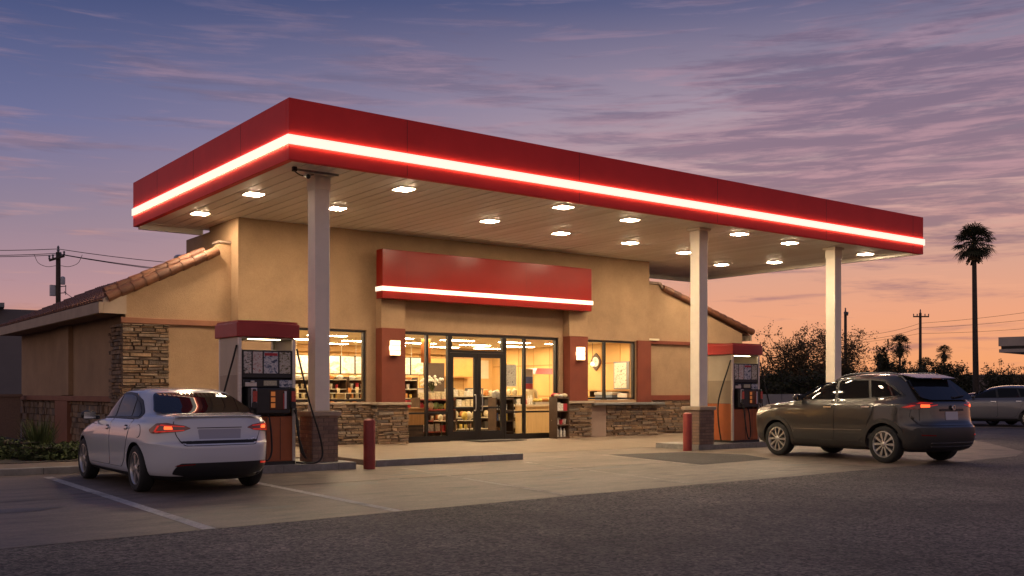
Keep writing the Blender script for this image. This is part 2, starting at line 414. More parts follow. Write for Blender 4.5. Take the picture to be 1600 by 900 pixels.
structure(MB().box(-25, 6.0, 20.6, 40, 0, .135).build('planter_soil', soil))
# far strip of pavement beside the road
p0, p1, p2, p3 = at(1480, 40.5), at(1700, 40.5), at(1700, 43.2), at(1480, 43.2)
structure(MB().poly([(*p.xy, .01) for p in (p0, p1, p2, p3)]).build('far_pavement', concrete))
# ------------------------------------------------------------ masonry helpers
def ledge(mb, axis, plane, a0, a1, z0, z1, depth=.06, seed=1, hr=(.04, .095), wr=(.12, .52), gap=.006, jit=.042, mi=0):
    """dry laid stones standing out of a wall; axis x: faces -Y at y=plane, axis y: faces -X at x=plane"""
    r = random.Random(seed); z = z0
    while z < z1 - .015:
        hh = min(r.uniform(*hr), z1 - z)
        if z1 - z - hh < .035: hh = z1 - z
        a = a0 - r.uniform(0, .12)
        while a < a1 - .01:
            wd = r.uniform(*wr); lo, hi = max(a, a0), min(a + wd, a1)
            if a1 - hi < .05: hi = a1
            if hi - lo > .02:
                dp = depth + r.uniform(-jit, jit * .6); t = [r.uniform(-.016, .016) for _ in range(4)]
                x0, x1, y0, y1 = lo + gap / 2, hi - gap / 2, plane - dp, plane + .02
                zz0, zz1 = z + gap / 2, z + hh - gap / 2
                c = .012
                pts = [(x0, y1, zz0), (x1, y1, zz0), (x1, y1, zz1), (x0, y1, zz1), (x0 + c, y0 + t[0], zz0 + c * .6), (x1 - c, y0 + t[1], zz0 + c * .6), (x1 - c, y0 + t[2], zz1 - c * .6), (x0 + c, y0 + t[3], zz1 - c * .6)]
                if axis == 'y': pts = [(y, x, zq) for x, y, zq in pts]
                mb.hexa(pts, mi)
            a += wd
        z += hh
    return mb
def courses(mb, x0, x1, y0, y1, z0, z1, seed=1, hh=.075, wl=.22):
    """a square pier laid in brick, faces on four sides"""
    for s in range(4):
        pass
    r = random.Random(seed); z = z0; i = 0
    while z < z1 - .01:
        h2 = min(hh, z1 - z); off = (i % 2) * wl / 2
        for (axis, plane, a0, a1) in (('x', y0, x0, x1), ('y', x0, y0, y1)):
            a = a0 - off
            while a < a1 - .005:
                lo, hi = max(a, a0), min(a + wl, a1)
                if hi - lo > .015:
                    d = .012 + r.uniform(-.004, .004); g = .005
                    p = [(lo + g, plane + .01, z + g), (hi - g, plane + .01, z + g), (hi - g, plane + .01, z + h2 - g), (lo + g, plane + .01, z + h2 - g),
                         (lo + g, plane - d, z + g), (hi - g, plane - d, z + g), (hi - g, plane - d, z + h2 - g), (lo + g, plane - d, z + h2 - g)]
                    if axis == 'y': p = [(y, x, q) for x, y, q in p]
                    mb.hexa(p)
                a += wl
        z += h2; i += 1
    return mb

# ------------------------------------------------------------ the store
FY = 23.02                       # wall plane between the pilasters
store = thing('store_building', 'tan stucco convenience store with stone base under the red edged canopy', 'store', (15, 23, 0))
def sp(name, mb, mat, **kw): return mb.build(name, mat, store, **kw)
TX0, TX1 = 9.22, 22.86
# front wall of the tall middle block
wl = MB()
wl.box(TX0, 10.3, FY, FY + .28, 0, 5.62)
wl.box(10.3, 13.64, FY, FY + .28, 3.06, 5.62); wl.box(10.3, 12.66, FY, FY + .28, 0, 1.20)
wl.box(12.66, 13.64, FY, FY + .28, 0, 3.06)
wl.box(13.64, 19.1, FY, FY + .28, 3.08, 5.62)
wl.box(19.1, 20.04, FY, FY + .28, 0, 5.62)
wl.box(20.04, 22.26, FY, FY + .28, 3.06, 5.62); wl.box(20.04, 22.26, FY, FY + .28, 0, 1.22)
wl.box(22.26, TX1, FY, FY + .28, 0, 5.62)
sp('front_wall', wl, stucco)
sp('tower_side_wall', MB().box(TX0, TX0 + .25, FY + .283, 24.9, 0, 5.62).box(TX0, TX0 + .25, 24.9, 26.6, 3.2, 5.5).box(TX1 - .25, TX1, FY + .283, 26.6, 3.3, 5.62).box(TX0 + .25, TX1 - .25, 26.35, 26.6, 3.3, 5.5), stucco)
# shallow piers that carry on up the wall over the coloured ones
sp('wall_pier', MB().box(12.93, 13.64, 22.722, FY - .002, 3.12, 4.3), stucco); sp('wall_pier', MB().box(19.27, 19.98, 22.722, FY - .002, 3.12, 4.3), stucco)
def pier(x0, x1, seed, sx0, sx1):
    p = sp('pilaster', MB().box(x0, x1, 22.70, FY - .004, 1.2, 3.118), rust, bevel=.01)
    s = ledge(MB(), 'x', 22.71, sx0, sx1, .1, 1.12, .06, seed); ledge(s, 'y', sx0 + .02, 22.71, FY + .0, .1, 1.12, .05, seed + 1)
    sp('pier_stone', s, stone); sp('pier_core', MB().box(sx0 + .015, sx1 - .01, 22.712, FY - .003, .06, 1.125), mortar)
    sp('pier_cap', MB().box(sx0 - .05, sx1 + .05, 22.6, FY - .005, 1.125, 1.198), capstone, bevel=.012)
pier(12.93, 13.64, 5, 12.80, 13.72); pier(19.27, 19.98, 9, 19.2, 20.10)
# stone under the left window, and the ledge under the right one
s = ledge(MB(), 'x', FY - .03, TX0 + .02, 12.79, .1, 1.14, .05, 21); sp('window_base_stone', s, stone)
sp('window_base_core', MB().box(TX0 + .02, 12.80, FY - .03, FY - .002, .06, 1.14), mortar)
sp('window_sill', MB().box(TX0 - .02, 12.79, FY - .11, FY - .003, 1.142, 1.20), capstone, bevel=.01)
s = ledge(MB(), 'x', 22.80, 20.78, 22.98, .1, 1.05, .05, 31); sp('counter_base_stone', s, stone)
sp('counter_base_core', MB().box(20.12, 22.98, 22.80, FY - .003, .06, 1.06), mortar)
sp('counter_panel', MB().box(20.13, 20.77, 22.76, 22.798, .08, 1.06), stucco_d)
sp('counter_ledge', MB().box(20.12, 23.10, 22.55, FY - .004, 1.065, 1.14), M('slate_ledge', (.15, .145, .14), .6, var=.2, vs=6), bevel=.015)
sp('window_side_trim', MB().box(22.28, 22.85, 22.93, FY - .003, 1.15, 3.09), rust); sp('window_head_trim', MB().box(22.86, 28.0, 23.36, 23.447, 3.03, 3.14), rust)
# left wing
WY = 23.45
wing = [(6.74, WY, 0), (9.215, WY, 0), (9.215, WY, 5.03), (8.94, WY, 5.03), (8.72, WY, 4.78), (6.74, WY, 3.80)]
sp('left_wing_wall', MB().prism(wing, (0, .25, 0)), stucco)
sp('parapet_cap', MB().prism([(8.90, WY - .02, 5.035), (9.215, WY - .02, 5.035), (9.215, WY - .02, 5.09), (8.90, WY - .02, 5.09)], (0, .45, 0)), stucco_d)
sp('wing_trim', MB().box(6.62, 9.21, WY - .09, WY - .003, 3.02, 3.15), trimbrown, bevel=.01)
sp('side_wall', MB().box(6.86, 7.1, WY + .253, 34.8, 0, 3.5), stucco)
for y0, y1 in ((28.6, 29.9),): sp('side_pilaster', MB().box(6.74, 6.857, y0, y1, 1.38, 3.34), stucco)
sp('corner_core', MB().box(6.68, 7.68, WY - .06, WY - .003, 0, 3.0).box(6.68, 6.85, WY, 24.3, 0, 3.0), mortar)
s = ledge(MB(), 'x', WY - .06, 6.64, 7.70, .1, 3.01, .06, 41, hr=(.045, .11)); ledge(s, 'y', 6.68, WY - .05, 24.3, .1, 3.01, .06, 42, hr=(.045, .11))
sp('corner_stone', s, stone)
for y0, y1, sd in ((24.32, 28.55, 43), (29.95, 34.8, 44)): sp('side_base_stone', ledge(MB(), 'y', 6.83, y0, y1, .05, 1.22, .05, sd, hr=(.09, .22), wr=(.14, .42)), stone)
s = None; sp('side_base_core', MB().box(6.83, 6.857, 24.32, 34.8, 0, 1.22), mortar)
sp('side_base_cap', MB().box(6.70, 6.856, 24.32, 34.85, 1.225, 1.36), trimbrown, bevel=.01); sp('side_base_pier', MB().box(6.70, 6.826, 28.57, 29.93, .05, 1.22), trimbrown)
s = ledge(MB(), 'x', WY - .02, 7.76, 9.2, .1, 1.14, .05, 45); sp('wing_base_stone', s, stone); sp('wing_base_cap', MB().box(7.72, 9.21, WY - .09, WY - .003, 1.145, 1.22), capstone)
# right wing
wing = [(22.865, WY, 0), (27.86, WY, 0), (27.86, WY, 3.52), (23.85, WY, 4.80), (23.7, WY, 4.98), (22.865, WY, 4.98)]
sp('right_wing_wall', MB().prism(wing, (0, .25, 0)), stucco)
sp('parapet_cap', MB().prism([(22.865, WY - .06, 4.985), (23.72, WY - .06, 4.985), (23.9, WY - .06, 4.80), (23.96, WY - .06, 4.83), (23.76, WY - .06, 5.06), (22.865, WY - .06, 5.06)], (0, .45, 0)), stucco_d)
sp('wing_base_cap', MB().box(23.11, 27.9, WY - .08, WY - .003, 1.2, 1.36), rust); s = ledge(MB(), 'x', WY - .02, 23.0, 27.9, .1, 1.19, .05, 47); sp('wing_base_stone', s, stone)
sp('wing_base_core', MB().box(22.99, 27.9, WY - .025, WY - .003, .05, 1.19), mortar)
sp('right_side_wall', MB().box(27.6, 27.86, WY + .253, 34.8, 0, 3.5), stucco); sp('rear_wall', MB().box(6.86, 27.86, 34.8, 35.05, 0, 3.6), stucco)
sp('wing_panel_trim', MB().box(22.87, 23.02, 23.36, 23.447, 1.2, 3.028), rust)
# roofs: pans of clay tile
def tile_roof(name, xe, ze, xr, zr, y0, y1, mat):
    mb = MB(); L_ = math.hypot(xr - xe, zr - ze); ux, uz = (xr - xe) / L_, (zr - ze) / L_
    nx, nz = -uz * (1 if xr > xe else -1), abs(ux)
    if xr < xe: nx = uz
    step, wcol = .36, .24; ny = int((y1 - y0) / wcol); rows = int(L_ / step) + 1; r = random.Random(7)
    for j in range(ny):
        yc = y0 + (j + .5) * wcol
        for i in range(rows):
            a0, a1 = i * step - .02, min((i + 1) * step + .03, L_); hgt = .075 + r.uniform(-.006, .006); lift0, lift1 = .035, .0
            ring = []
            for a, lf in ((a0, lift0), (a1, lift1)):
                for q in range(5):
                    th = math.pi * q / 4; yy = yc + math.cos(th) * wcol * .46; hh = lf + math.sin(th) * hgt
                    ring.append((xe + ux * a + nx * hh, yy, ze + uz * a + nz * hh))
            n = len(mb.v); mb.v += [Vector(p) for p in ring]
            for q in range(4): mb.f.append((n + q, n + q + 1, n + q + 6, n + q + 5)); mb.m.append(0)
            mb.f.append((n, n + 1, n + 2, n + 3, n + 4)); mb.m.append(0)
    mb.prism([(xe, y0, ze - .06), (xr, y0, zr - .06), (xr, y0, zr), (xe, y0, ze)], (0, y1 - y0, 0))
    return sp(name, mb, mat, smooth=True)
tile_roof('tile_roof', 6.20, 3.47, 9.2, 4.86, 23.55, 35.2, tile_far)
tile_roof('tile_roof', 28.35, 3.52, 23.95, 4.82, 23.55, 35.2, tile_far)
def barge(xa, za, xb, zb, y, n, rr, nm):
    mb = MB(); d = Vector((xb - xa, 0, zb - za)) / n
    for i in range(n):
        a = Vector((xa, y, za)) + d * i - d * .06; b = a + d * 1.14
        mb.tube([a, a + d * .1, b], [rr * 1.10, rr * 1.12, rr * .92], 16)
    return sp(nm, mb, tile_m, smooth=True)
barge(6.34, 3.58, 8.85, 4.82, 23.40, 9, .108, 'barge_tiles'); barge(6.36, 3.72, 8.6, 4.82, 23.63, 8, .10, 'barge_tiles')
barge(28.35, 3.60, 23.9, 4.88, 23.42, 12, .105, 'barge_tiles')
sp('eave_fascia', MB().box(6.14, 6.24, 23.36, 35.2, 3.22, 3.47), eave_m, bevel=.008); sp('eave_return', MB().prism([(6.242, 23.36, 3.22), (6.74, 23.36, 3.22), (6.74, 23.36, 3.80), (6.242, 23.36, 3.55)], (0, .085, 0)), eave_m)
sp('eave_soffit', MB().box(6.243, 6.855, 23.71, 35.2, 3.25, 3.30), stucco_d); sp('eave_fascia', MB().box(28.3, 28.38, 23.46, 35.2, 3.28, 3.5), eave_m)
sp('eave_soffit', MB().box(27.87, 28.29, 23.71, 35.2, 3.28, 3.33), stucco_d)

# storefront glazing
def window(nm, xs, z0, z1, y, mids=(), fr=.055, sub=True):
    f = MB(); x0, x1 = xs[0], xs[-1]
    f.box(x0, x1, y, y + .1, z1 - fr, z1).box(x0, x1, y, y + .1, z0, z0 + fr)
    for x in xs: f.box(max(x0, x - fr / 2) if x not in (x0,) else x0, (x + fr / 2) if x != x1 else x1, y - .002, y + .102, z0 + fr, z1 - fr) if x not in (x0, x1) else f.box(*((x0, x0 + fr) if x == x0 else (x1 - fr, x1)), y - .002, y + .102, z0 + fr, z1 - fr)
    for z in mids: f.box(x0 + fr, x1 - fr, y + .002, y + .098, z - .025, z + .025)
    fo = f.build(nm, darkframe, store)
    g = MB()
    for a, b in zip(xs, xs[1:]): g.box(a + fr * .6, b - fr * .6, y + .045, y + .055, z0 + fr * .6, z1 - fr * .6)
    g.build('pane', clear, fo)
    return fo
window('window', [10.32, 11.45, 12.64], 1.22, 3.05, FY + .03); window('window', [20.06, 20.98, 22.24], 1.24, 3.05, FY + .03)
window('window', [13.66, 14.53, 15.26], .12, 3.07, FY + .03, (.89,), .07); window('window', [17.12, 17.86, 19.08], .12, 3.07, FY + .03, (.89,), .07)
window('transom_window', [15.262, 17.118], 2.55, 3.07, FY + .03, (), .07)
for x0, x1 in ((13.665, 15.26), (17.12, 19.08)): sp('kick_plate', MB().box(x0, x1, FY + .02, FY + .029, .1, .27), darkframe)
for x0, x1, hx in ((15.27, 16.185, 16.08), (16.195, 17.11, 16.30)):
    d = MB(); y0, y1 = FY + .03, FY + .09
    d.box(x0, x0 + .11, y0, y1, .12, 2.545).box(x1 - .11, x1, y0, y1, .12, 2.545).box(x0 + .11, x1 - .11, y0, y1, 2.42, 2.545).box(x0 + .11, x1 - .11, y0, y1, .12, .38)
    do = sp('door', d, darkframe)
    MB().box(x0 + .1, x1 - .1, y0 + .025, y0 + .035, .37, 2.43).build('pane', clear, do)
    MB().tube(bez([(hx, y0, .95), (hx, y0 - .07, .98), (hx, y0 - .07, 1.35), (hx, y0, 1.38)], 5), .016, 8).build('handle', steel, do, smooth=True)
    MB().box(x0 + .12, x1 - .12, y0 - .03, y0 - .005, 1.0, 1.05).build('push_bar', black, do)
# shell of the shop inside
inside_wall = M('inside_wall', (.55, .33, .12), .75, var=.08, vs=1.5); inside_floor = M('inside_floor', (.42, .32, .2), .35, var=.1, vs=2)
inside_ceiling = M('inside_ceiling', (.74, .64, .46), .8)
sp('shop_floor', MB().box(9.5, 23.6, FY + .285, 32.6, .04, .11), inside_floor)
sp('shop_ceiling', MB().box(9.5, 23.6, FY + .285, 32.6, 3.14, 3.2), inside_ceiling)
sp('shop_back_wall', MB().box(9.5, 23.6, 32.6, 32.7, .11, 3.14).box(9.4, 9.5, FY + .285, 32.6, .11, 3.14), inside_wall)
sp('shop_panelled_wall', MB().box(23.6, 23.7, FY + .44, 32.7, .11, 3.14), inside_wall)
pb = MB()
for i in range(9): pb.box(23.588, 23.598, 24.2 + i * .95, 24.215 + i * .95, .12, 3.1)
for z in (1.3, 2.45): pb.box(23.585, 23.597, 23.9, 32.5, z, z + .03)
for i in range(11): pb.box(12.2 + i * 1.0, 12.215 + i * 1.0, 32.586, 32.598, .12, 3.1)
sp('panel_joints', pb, M('panel_joint', (.33, .16, .045), .8))
cove = MB(); cove.box(9.6, 23.55, 32.3, 32.59, 2.9, 3.13); sp('bulkhead', cove, M('bulkhead', (.42, .25, .1), .8))

# lit panels in the shop ceiling
first = None
for j, y in enumerate((24.6, 26.9, 29.2, 31.2)):
    for i, x in enumerate((11.2, 13.5, 15.8, 18.1, 20.4, 22.4)):
        lab = 'thin lit ceiling panel in the shop, %s row from the glass, %s from the left' % (('nearest', 'second', 'third', 'rearmost')[j], ('first', 'second', 'third', 'fourth', 'fifth', 'sixth')[i])
        if first is None:
            first = thing('ceiling_panel_light', lab, 'ceiling light', (x, y, 3.12), 'lit panels in the shop ceiling')
            MB().box(x - .62, x + .62, y - .17, y + .17, 3.121, 3.139).build('frame', white_paint, first)
            MB().box(x - .58, x + .58, y - .13, y + .13, 3.112, 3.120).build('diffuser', room_lamp, first)
        else: dup(first, (x, y, 3.12), None, lab)

# sign box over the doors
sg = thing('store_sign', 'long blank red sign box with a lit cream stripe over the shop doors', 'sign', (16.3, 22.5, 3.85))
sy0, sy1 = 22.40, 22.718
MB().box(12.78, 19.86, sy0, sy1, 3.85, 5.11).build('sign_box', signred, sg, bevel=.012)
MB().box(12.75, 19.888, sy0 - .035, sy0 - .028, 4.04, 4.155).box(12.75, 12.757, sy0 - .027, sy1 - .002, 4.04, 4.155).build('light_stripe', strip_m, sg)
MB().box(12.80, 19.84, sy0 - .027, sy0 - .003, 4.055, 4.14).build('light_channel', slot_m, sg)
MB().box(17.4, 17.404, sy0 - .002, sy0 - .0003, 4.16, 5.1).box(13.5, 13.504, sy0 - .002, sy0 - .0003, 3.86, 5.1).build('panel_seam', M('seam', (.1, .008, .006), .6), sg)

# lamps on the piers
def wall_lamp(x, z, lab):
    y = 22.698
    t = thing('wall_lamp', lab, 'wall lamp', (x, y, z), 'louvred lamps on the rust piers')
    MB().box(x - .11, x + .11, y - .03, y - .001, z - .21, z + .20).build('back_plate', M('lamp_plate', (.12, .05, .03), .5, .3), t, bevel=.006)
    g = MB()
    for i in range(3): g.box(x - .13, x + .13, y - .13, y - .031, z - .185 + i * .13, z - .07 + i * .13)
    g.box(x - .155, x - .131, y - .11, y - .04, z - .06, z + .06).build('glass_shade', sconce_m, t, bevel=.006)
    fr = MB()
    for i in range(4): fr.box(x - .136, x + .136, y - .136, y - .03, z - .198 + i * .13, z - .186 + i * .13)
    fr.build('shade_ribs', M('lamp_rib', (.4, .22, .09), .5), t)
wall_lamp(13.28, 2.60, 'louvred lit lamp on the rust pier left of the doors')
wall_lamp(19.62, 2.60, 'louvred lit lamp on the rust pier right of the doors')

# ------------------------------------------------------------ canopy
CX0, CX1, CY0, CY1, ZB, ZT, ZS = 7.5, 27.6, 16.42, 25.45, 5.53, 6.62, 5.62
can = thing('fuel_canopy', 'big flat fuel canopy with red fascia and a glowing cream stripe round it', 'canopy', (17.5, 17, 5.5))
def cp(name, mb, mat, **kw): return mb.build(name, mat, can, **kw)
T = .12
cp('fascia', MB().box(CX0, CX1, CY0, CY0 + T, ZB, ZT), red, bevel=.01); cp('fascia', MB().box(CX0, CX0 + T, CY0 + T + .001, CY1, ZB, ZT), red, bevel=.01)
cp('fascia', MB().box(CX1 - T, CX1, CY0 + T + .001, CY1, ZB, ZT), red, bevel=.01); cp('rear_fascia', MB().box(CX0 + T + .001, TX0 - .01, CY1 - T, CY1, ZB - .05, ZT), white_paint).hide_render = False
cp('rear_fascia', MB().box(TX1 + .01, CX1 - T - .001, CY1 - T, CY1, ZB - .05, ZT), white_paint)
cp('fascia_liner', MB().box(CX1 - T - .02, CX1 - T - .001, CY0 + T + .002, CY1, ZB - .005, ZS).box(CX1 - T, CX1 - .012, CY0 + .012, CY1, ZB - .006, ZB - .001), white_paint)
cp('roof_deck', MB().box(CX0 + T + .001, CX1 - T - .001, CY0 + T + .001, CY1 - T - .001, 6.3, 6.4), grey_metal)
cp('light_stripe', MB().box(CX0 - .035, CX1 + .035, CY0 - .035, CY0 - .028, 5.798, 5.966).box(CX0 - .035, CX0 - .028, CY0 - .027, CY1 - .001, 5.798, 5.966).box(CX1 + .028, CX1 + .035, CY0 - .027, CY1 - .001, 5.798, 5.966), strip_m)
ch = MB()
for z0, z1 in ((5.812, 5.952),):
    ch.box(CX0 - .027, CX1 + .027, CY0 - .027, CY0 - .003, z0, z1); ch.box(CX0 - .027, CX0 - .003, CY0, CY1 - .02, z0, z1); ch.box(CX1 + .003, CX1 + .027, CY0, CY1 - .02, z0, z1)
cp('light_channel', ch, slot_m)
sm = MB()
for x in (9.9, 14.2, 18.6, 22.9, 27.05): sm.box(x, x + .008, CY0 - .002, CY0 - .0002, 5.995, ZT - .02); sm.box(x, x + .008, CY0 - .002, CY0 - .0002, ZB + .02, 5.77)
for y in (18.6, 21.2, 23.6): sm.box(CX0 - .002, CX0 - .0002, y, y + .008, 5.995, ZT - .02)
cp('panel_seam', sm, MATS['seam'])
pl = MB(); x = CX0 + T + .16; r = random.Random(3)
while x < CX1 - T - .16:
    x2 = min(x + .30, CX1 - T - .16); y1 = CY1 - T - .16
    dz = r.uniform(-.003, .003)
    for a, b in ((CY0 + T + .16, y1),):
        c = [(x + .013, a, ZS + dz), (x2 - .013, a, ZS + dz), (x2 - .013, b, ZS + dz), (x + .013, b, ZS + dz)]
        pl.hexa(c + [(px_, py_, ZS + .03) for px_, py_, _ in c])
    x = x2
cp('soffit', pl, soffit_m)
cp('soffit_backing', MB().box(CX0 + T + .002, CX1 - T - .002, CY0 + T + .002, CY1 - T - .002, ZS + .034, ZS + .05), M('soffit_gap', (.10, .08, .06), .9))
bd = MB(); a, b, c, d = CX0 + T + .002, CX1 - T - .002, CY0 + T + .002, CY1 - T - .002
bd.box(a, b, c, c + .155, ZS - .014, ZS + .03).box(a, b, d - .155, d, ZS - .014, ZS + .03).box(a, a + .155, c + .156, d - .156, ZS - .014, ZS + .03).box(b - .155, b, c + .156, d - .156, ZS - .014, ZS + .03)
cp('soffit_border', bd, white_paint)
# lamps let into the soffit
KX = (ZS - .02 - EYE) / (5.53 - EYE)
spots = [(10.46, 17.47), (14.27, 17.04), (16.59, 17.36), (20.32, 17.2), (22.64, 17.4), (26.1, 17.34),
         (8.26, 19.78), (10.36, 20.19), (14.05, 19.5), (16.58, 19.89), (19.16, 20.03), (21.75, 20.45), (25.6, 20.26), (8.17, 22.64), (24.76, 21.69)]
spots = [(x * KX, y * KX) for x, y in spots]; spots[5] = (26.7, 17.75)
ords = ['leftmost', 'second from the left', 'third from the left', 'fourth from the left', 'fifth from the left', 'rightmost']
labs = ['square canopy lamp of the front row, %s' % o for o in ords] + ['square canopy lamp of the middle row, %s' % o for o in (ords[:5] + ['sixth from the left', 'rightmost'])] + ['square canopy lamp at the left rear corner', 'square canopy lamp at the right rear corner']
first = None
for (x, y), lab in zip(spots, labs):
    if first is None:
        first = thing('canopy_lamp', lab, 'lamp', (x, y, ZS), 'square lamps under the canopy')
        MB().box(x - .20, x + .20, y - .20, y + .20, ZS - .020, ZS - .006).build('frame', white_paint, first, bevel=.006)
        MB().box(x - .16, x + .16, y - .16, y + .16, ZS - .0255, ZS - .0205).build('diffuser', lamp_m, first)
    else: dup(first, (x, y, ZS), None, lab)
# canopy columns
for x0, y0, lab, cat_seed in ((8.49, 17.43, 'square white column on a brick base beside the left pump', 1), (19.07, 17.43, 'square white column on a brick base beside the right pump', 2), (24.72, 17.43, 'square white column rising behind the parked suv', 3)):
    t = thing('canopy_column', lab, 'column', (x0 + .155, y0 + .155, .13), 'columns carrying the canopy')
    x1, y1 = x0 + .31, y0 + .31
    MB().box(x0, x1, y0, y1, 1.10, ZS - .07).build('shaft', column_m, t, bevel=.012)
    MB().box(x0 - .012, x1 + .012, y0 - .012, y1 + .012, ZS - .32, ZS - .071).build('collar', column_m, t, bevel=.006)
    MB().box(x0 - .06, x1 + .06, y0 - .06, y1 + .06, ZS - .068, ZS - .006).build('head_plate', column_m, t, bevel=.01)
    b0, b1, c0, c1 = x0 - .10, x1 + .12, y0 - .10, y1 + .12
    MB().box(b0, b1, c0, c1, .10, 1.0).build('base_core', M('brick_joint', (.12, .10, .085), .95), t)
    courses(MB(), b0, b1, c0, c1, .14, 1.0, cat_seed).build('brick_base', brick, t)
    MB().box(b0 - .05, b1 + .05, c0 - .05, c1 + .05, 1.002, 1.10).build('base_cap', capstone, t, bevel=.015)
# camera and wiring by the left column
t = thing('security_camera', 'small white security camera with cable under the canopy by the left column', 'camera', (8.2, 17.3, ZS - .03))
MB().tube([(7.92, 17.2, ZS - .06), (8.85, 17.18, ZS - .062)], .022, 8).build('conduit', grey_metal, t)
MB().tube(bez([(7.95, 17.22, ZS - .08), (8.15, 17.28, ZS - .14), (8.4, 17.3, ZS - .09)], 6), .012, 6).build('cable', black, t)
MB().cyl((8.22, 17.25, ZS - .13), (8.17, 17.05, ZS - .19), .05, .045, 14).build('housing', white_paint, t, smooth=True)
MB().ball((8.16, 17.03, ZS - .20), .045, 12).build('lens', black, t, smooth=True)
MB().box(7.93, 8.0, 17.16, 17.24, ZS - .1, ZS - .02).build('junction_box', black, t)

# ------------------------------------------------------------ islands, bollards
def island(x0, x1, y0, y1, lab):
    mb = MB(); mb.box(x0, x1, y0, y1, -.05, .135)
    for i in range(1, int((x1 - x0) / 1.1) + 1): mb.box(x0 + 1.1 * i, x0 + 1.1 * i + .01, y0 - .003, y0 - .0005, 0, .125, 1)
    tag(mb.build('pump_island', [concrete_kerb, MATS['joint']], bevel=.02, origin=((x0 + x1) / 2, y0, 0)), lab, 'kerb', 'raised pump islands')
island(6.55, 9.12, 16.98, 18.6, 'raised concrete island under the left pump and column')
island(18.86, 23.4, 17.26, 18.75, 'raised concrete island under the right pump and column')
for x, y, lab in ((9.33, 16.85, 'red steel bollard in front of the left walkway kerb'), (18.5, 17.3, 'red steel bollard beside the right column base')):
    o = MB().lathe([(.112, 0), (.112, .90), (.105, .925), (.075, .945), (.03, .953)], (x, y, 0), n=28).build('bollard', M('bollard_red', (.27, .035, .025), .55, var=.15, vs=6, bump=.1), smooth=True, origin=(x, y, 0))
    tag(o, lab, 'bollard', 'red bollards')
# ------------------------------------------------------------ fuel pumps
orange_m = M('pump_orange', (.34, .085, .022), .4, var=.1, vs=4)
def picture(name, cols, seed, scale=9, head=None):
    """printed sheet: broad patches of ink, no words"""
    m = bpy.data.materials.new(name); N, L, b = nt(m); MATS[name] = m
    tc = N.new('ShaderNodeTexCoord'); mp = N.new('ShaderNodeMapping'); mp.inputs['Location'].default_value = (seed * 3.1, seed * 1.7, seed)
    mp.inputs['Scale'].default_value = (scale, scale, scale * 1.7); L.new(tc.outputs['Object'], mp.inputs['Vector'])
    n = N.new('ShaderNodeTexNoise'); n.inputs['Scale'].default_value = 1; n.inputs['Detail'].default_value = 5; n.inputs['Distortion'].default_value = .8
    L.new(mp.outputs[0], n.inputs['Vector']); r = N.new('ShaderNodeValToRGB'); e = r.color_ramp.elements
    while len(e) < len(cols): e.new(.5)
    for i, c in enumerate(cols): e[i].position = .32 + .36 * i / max(1, len(cols) - 1); e[i].color = (*c, 1)
    L.new(n.outputs['Fac'], r.inputs[0]); L.new(r.outputs[0], b.inputs['Base Color']); b.inputs['Roughness'].default_value = .3
    return m
ad1 = picture('ad_sheet', [(.03, .03, .03), (.2, .17, .14), (.5, .46, .42), (.62, .58, .52), (.4, .16, .1)], 1, 17)
ad2 = picture('ad_sheet_red', [(.4, .06, .04), (.58, .5, .45), (.6, .56, .52), (.35, .1, .06)], 2, 18)
ad3 = picture('ad_sheet_blue', [(.02, .03, .07), (.14, .18, .26), (.5, .5, .52), (.6, .58, .56), (.12, .16, .3)], 3, 13)
ad4 = picture('ad_sheet_olive', [(.05, .04, .02), (.2, .17, .08), (.45, .42, .35), (.55, .5, .42), (.3, .24, .1)], 4, 16)
lit_disp = M('lit_display', (.1, .03, .01), .3, emit=(1, .28, .06), es=.28)
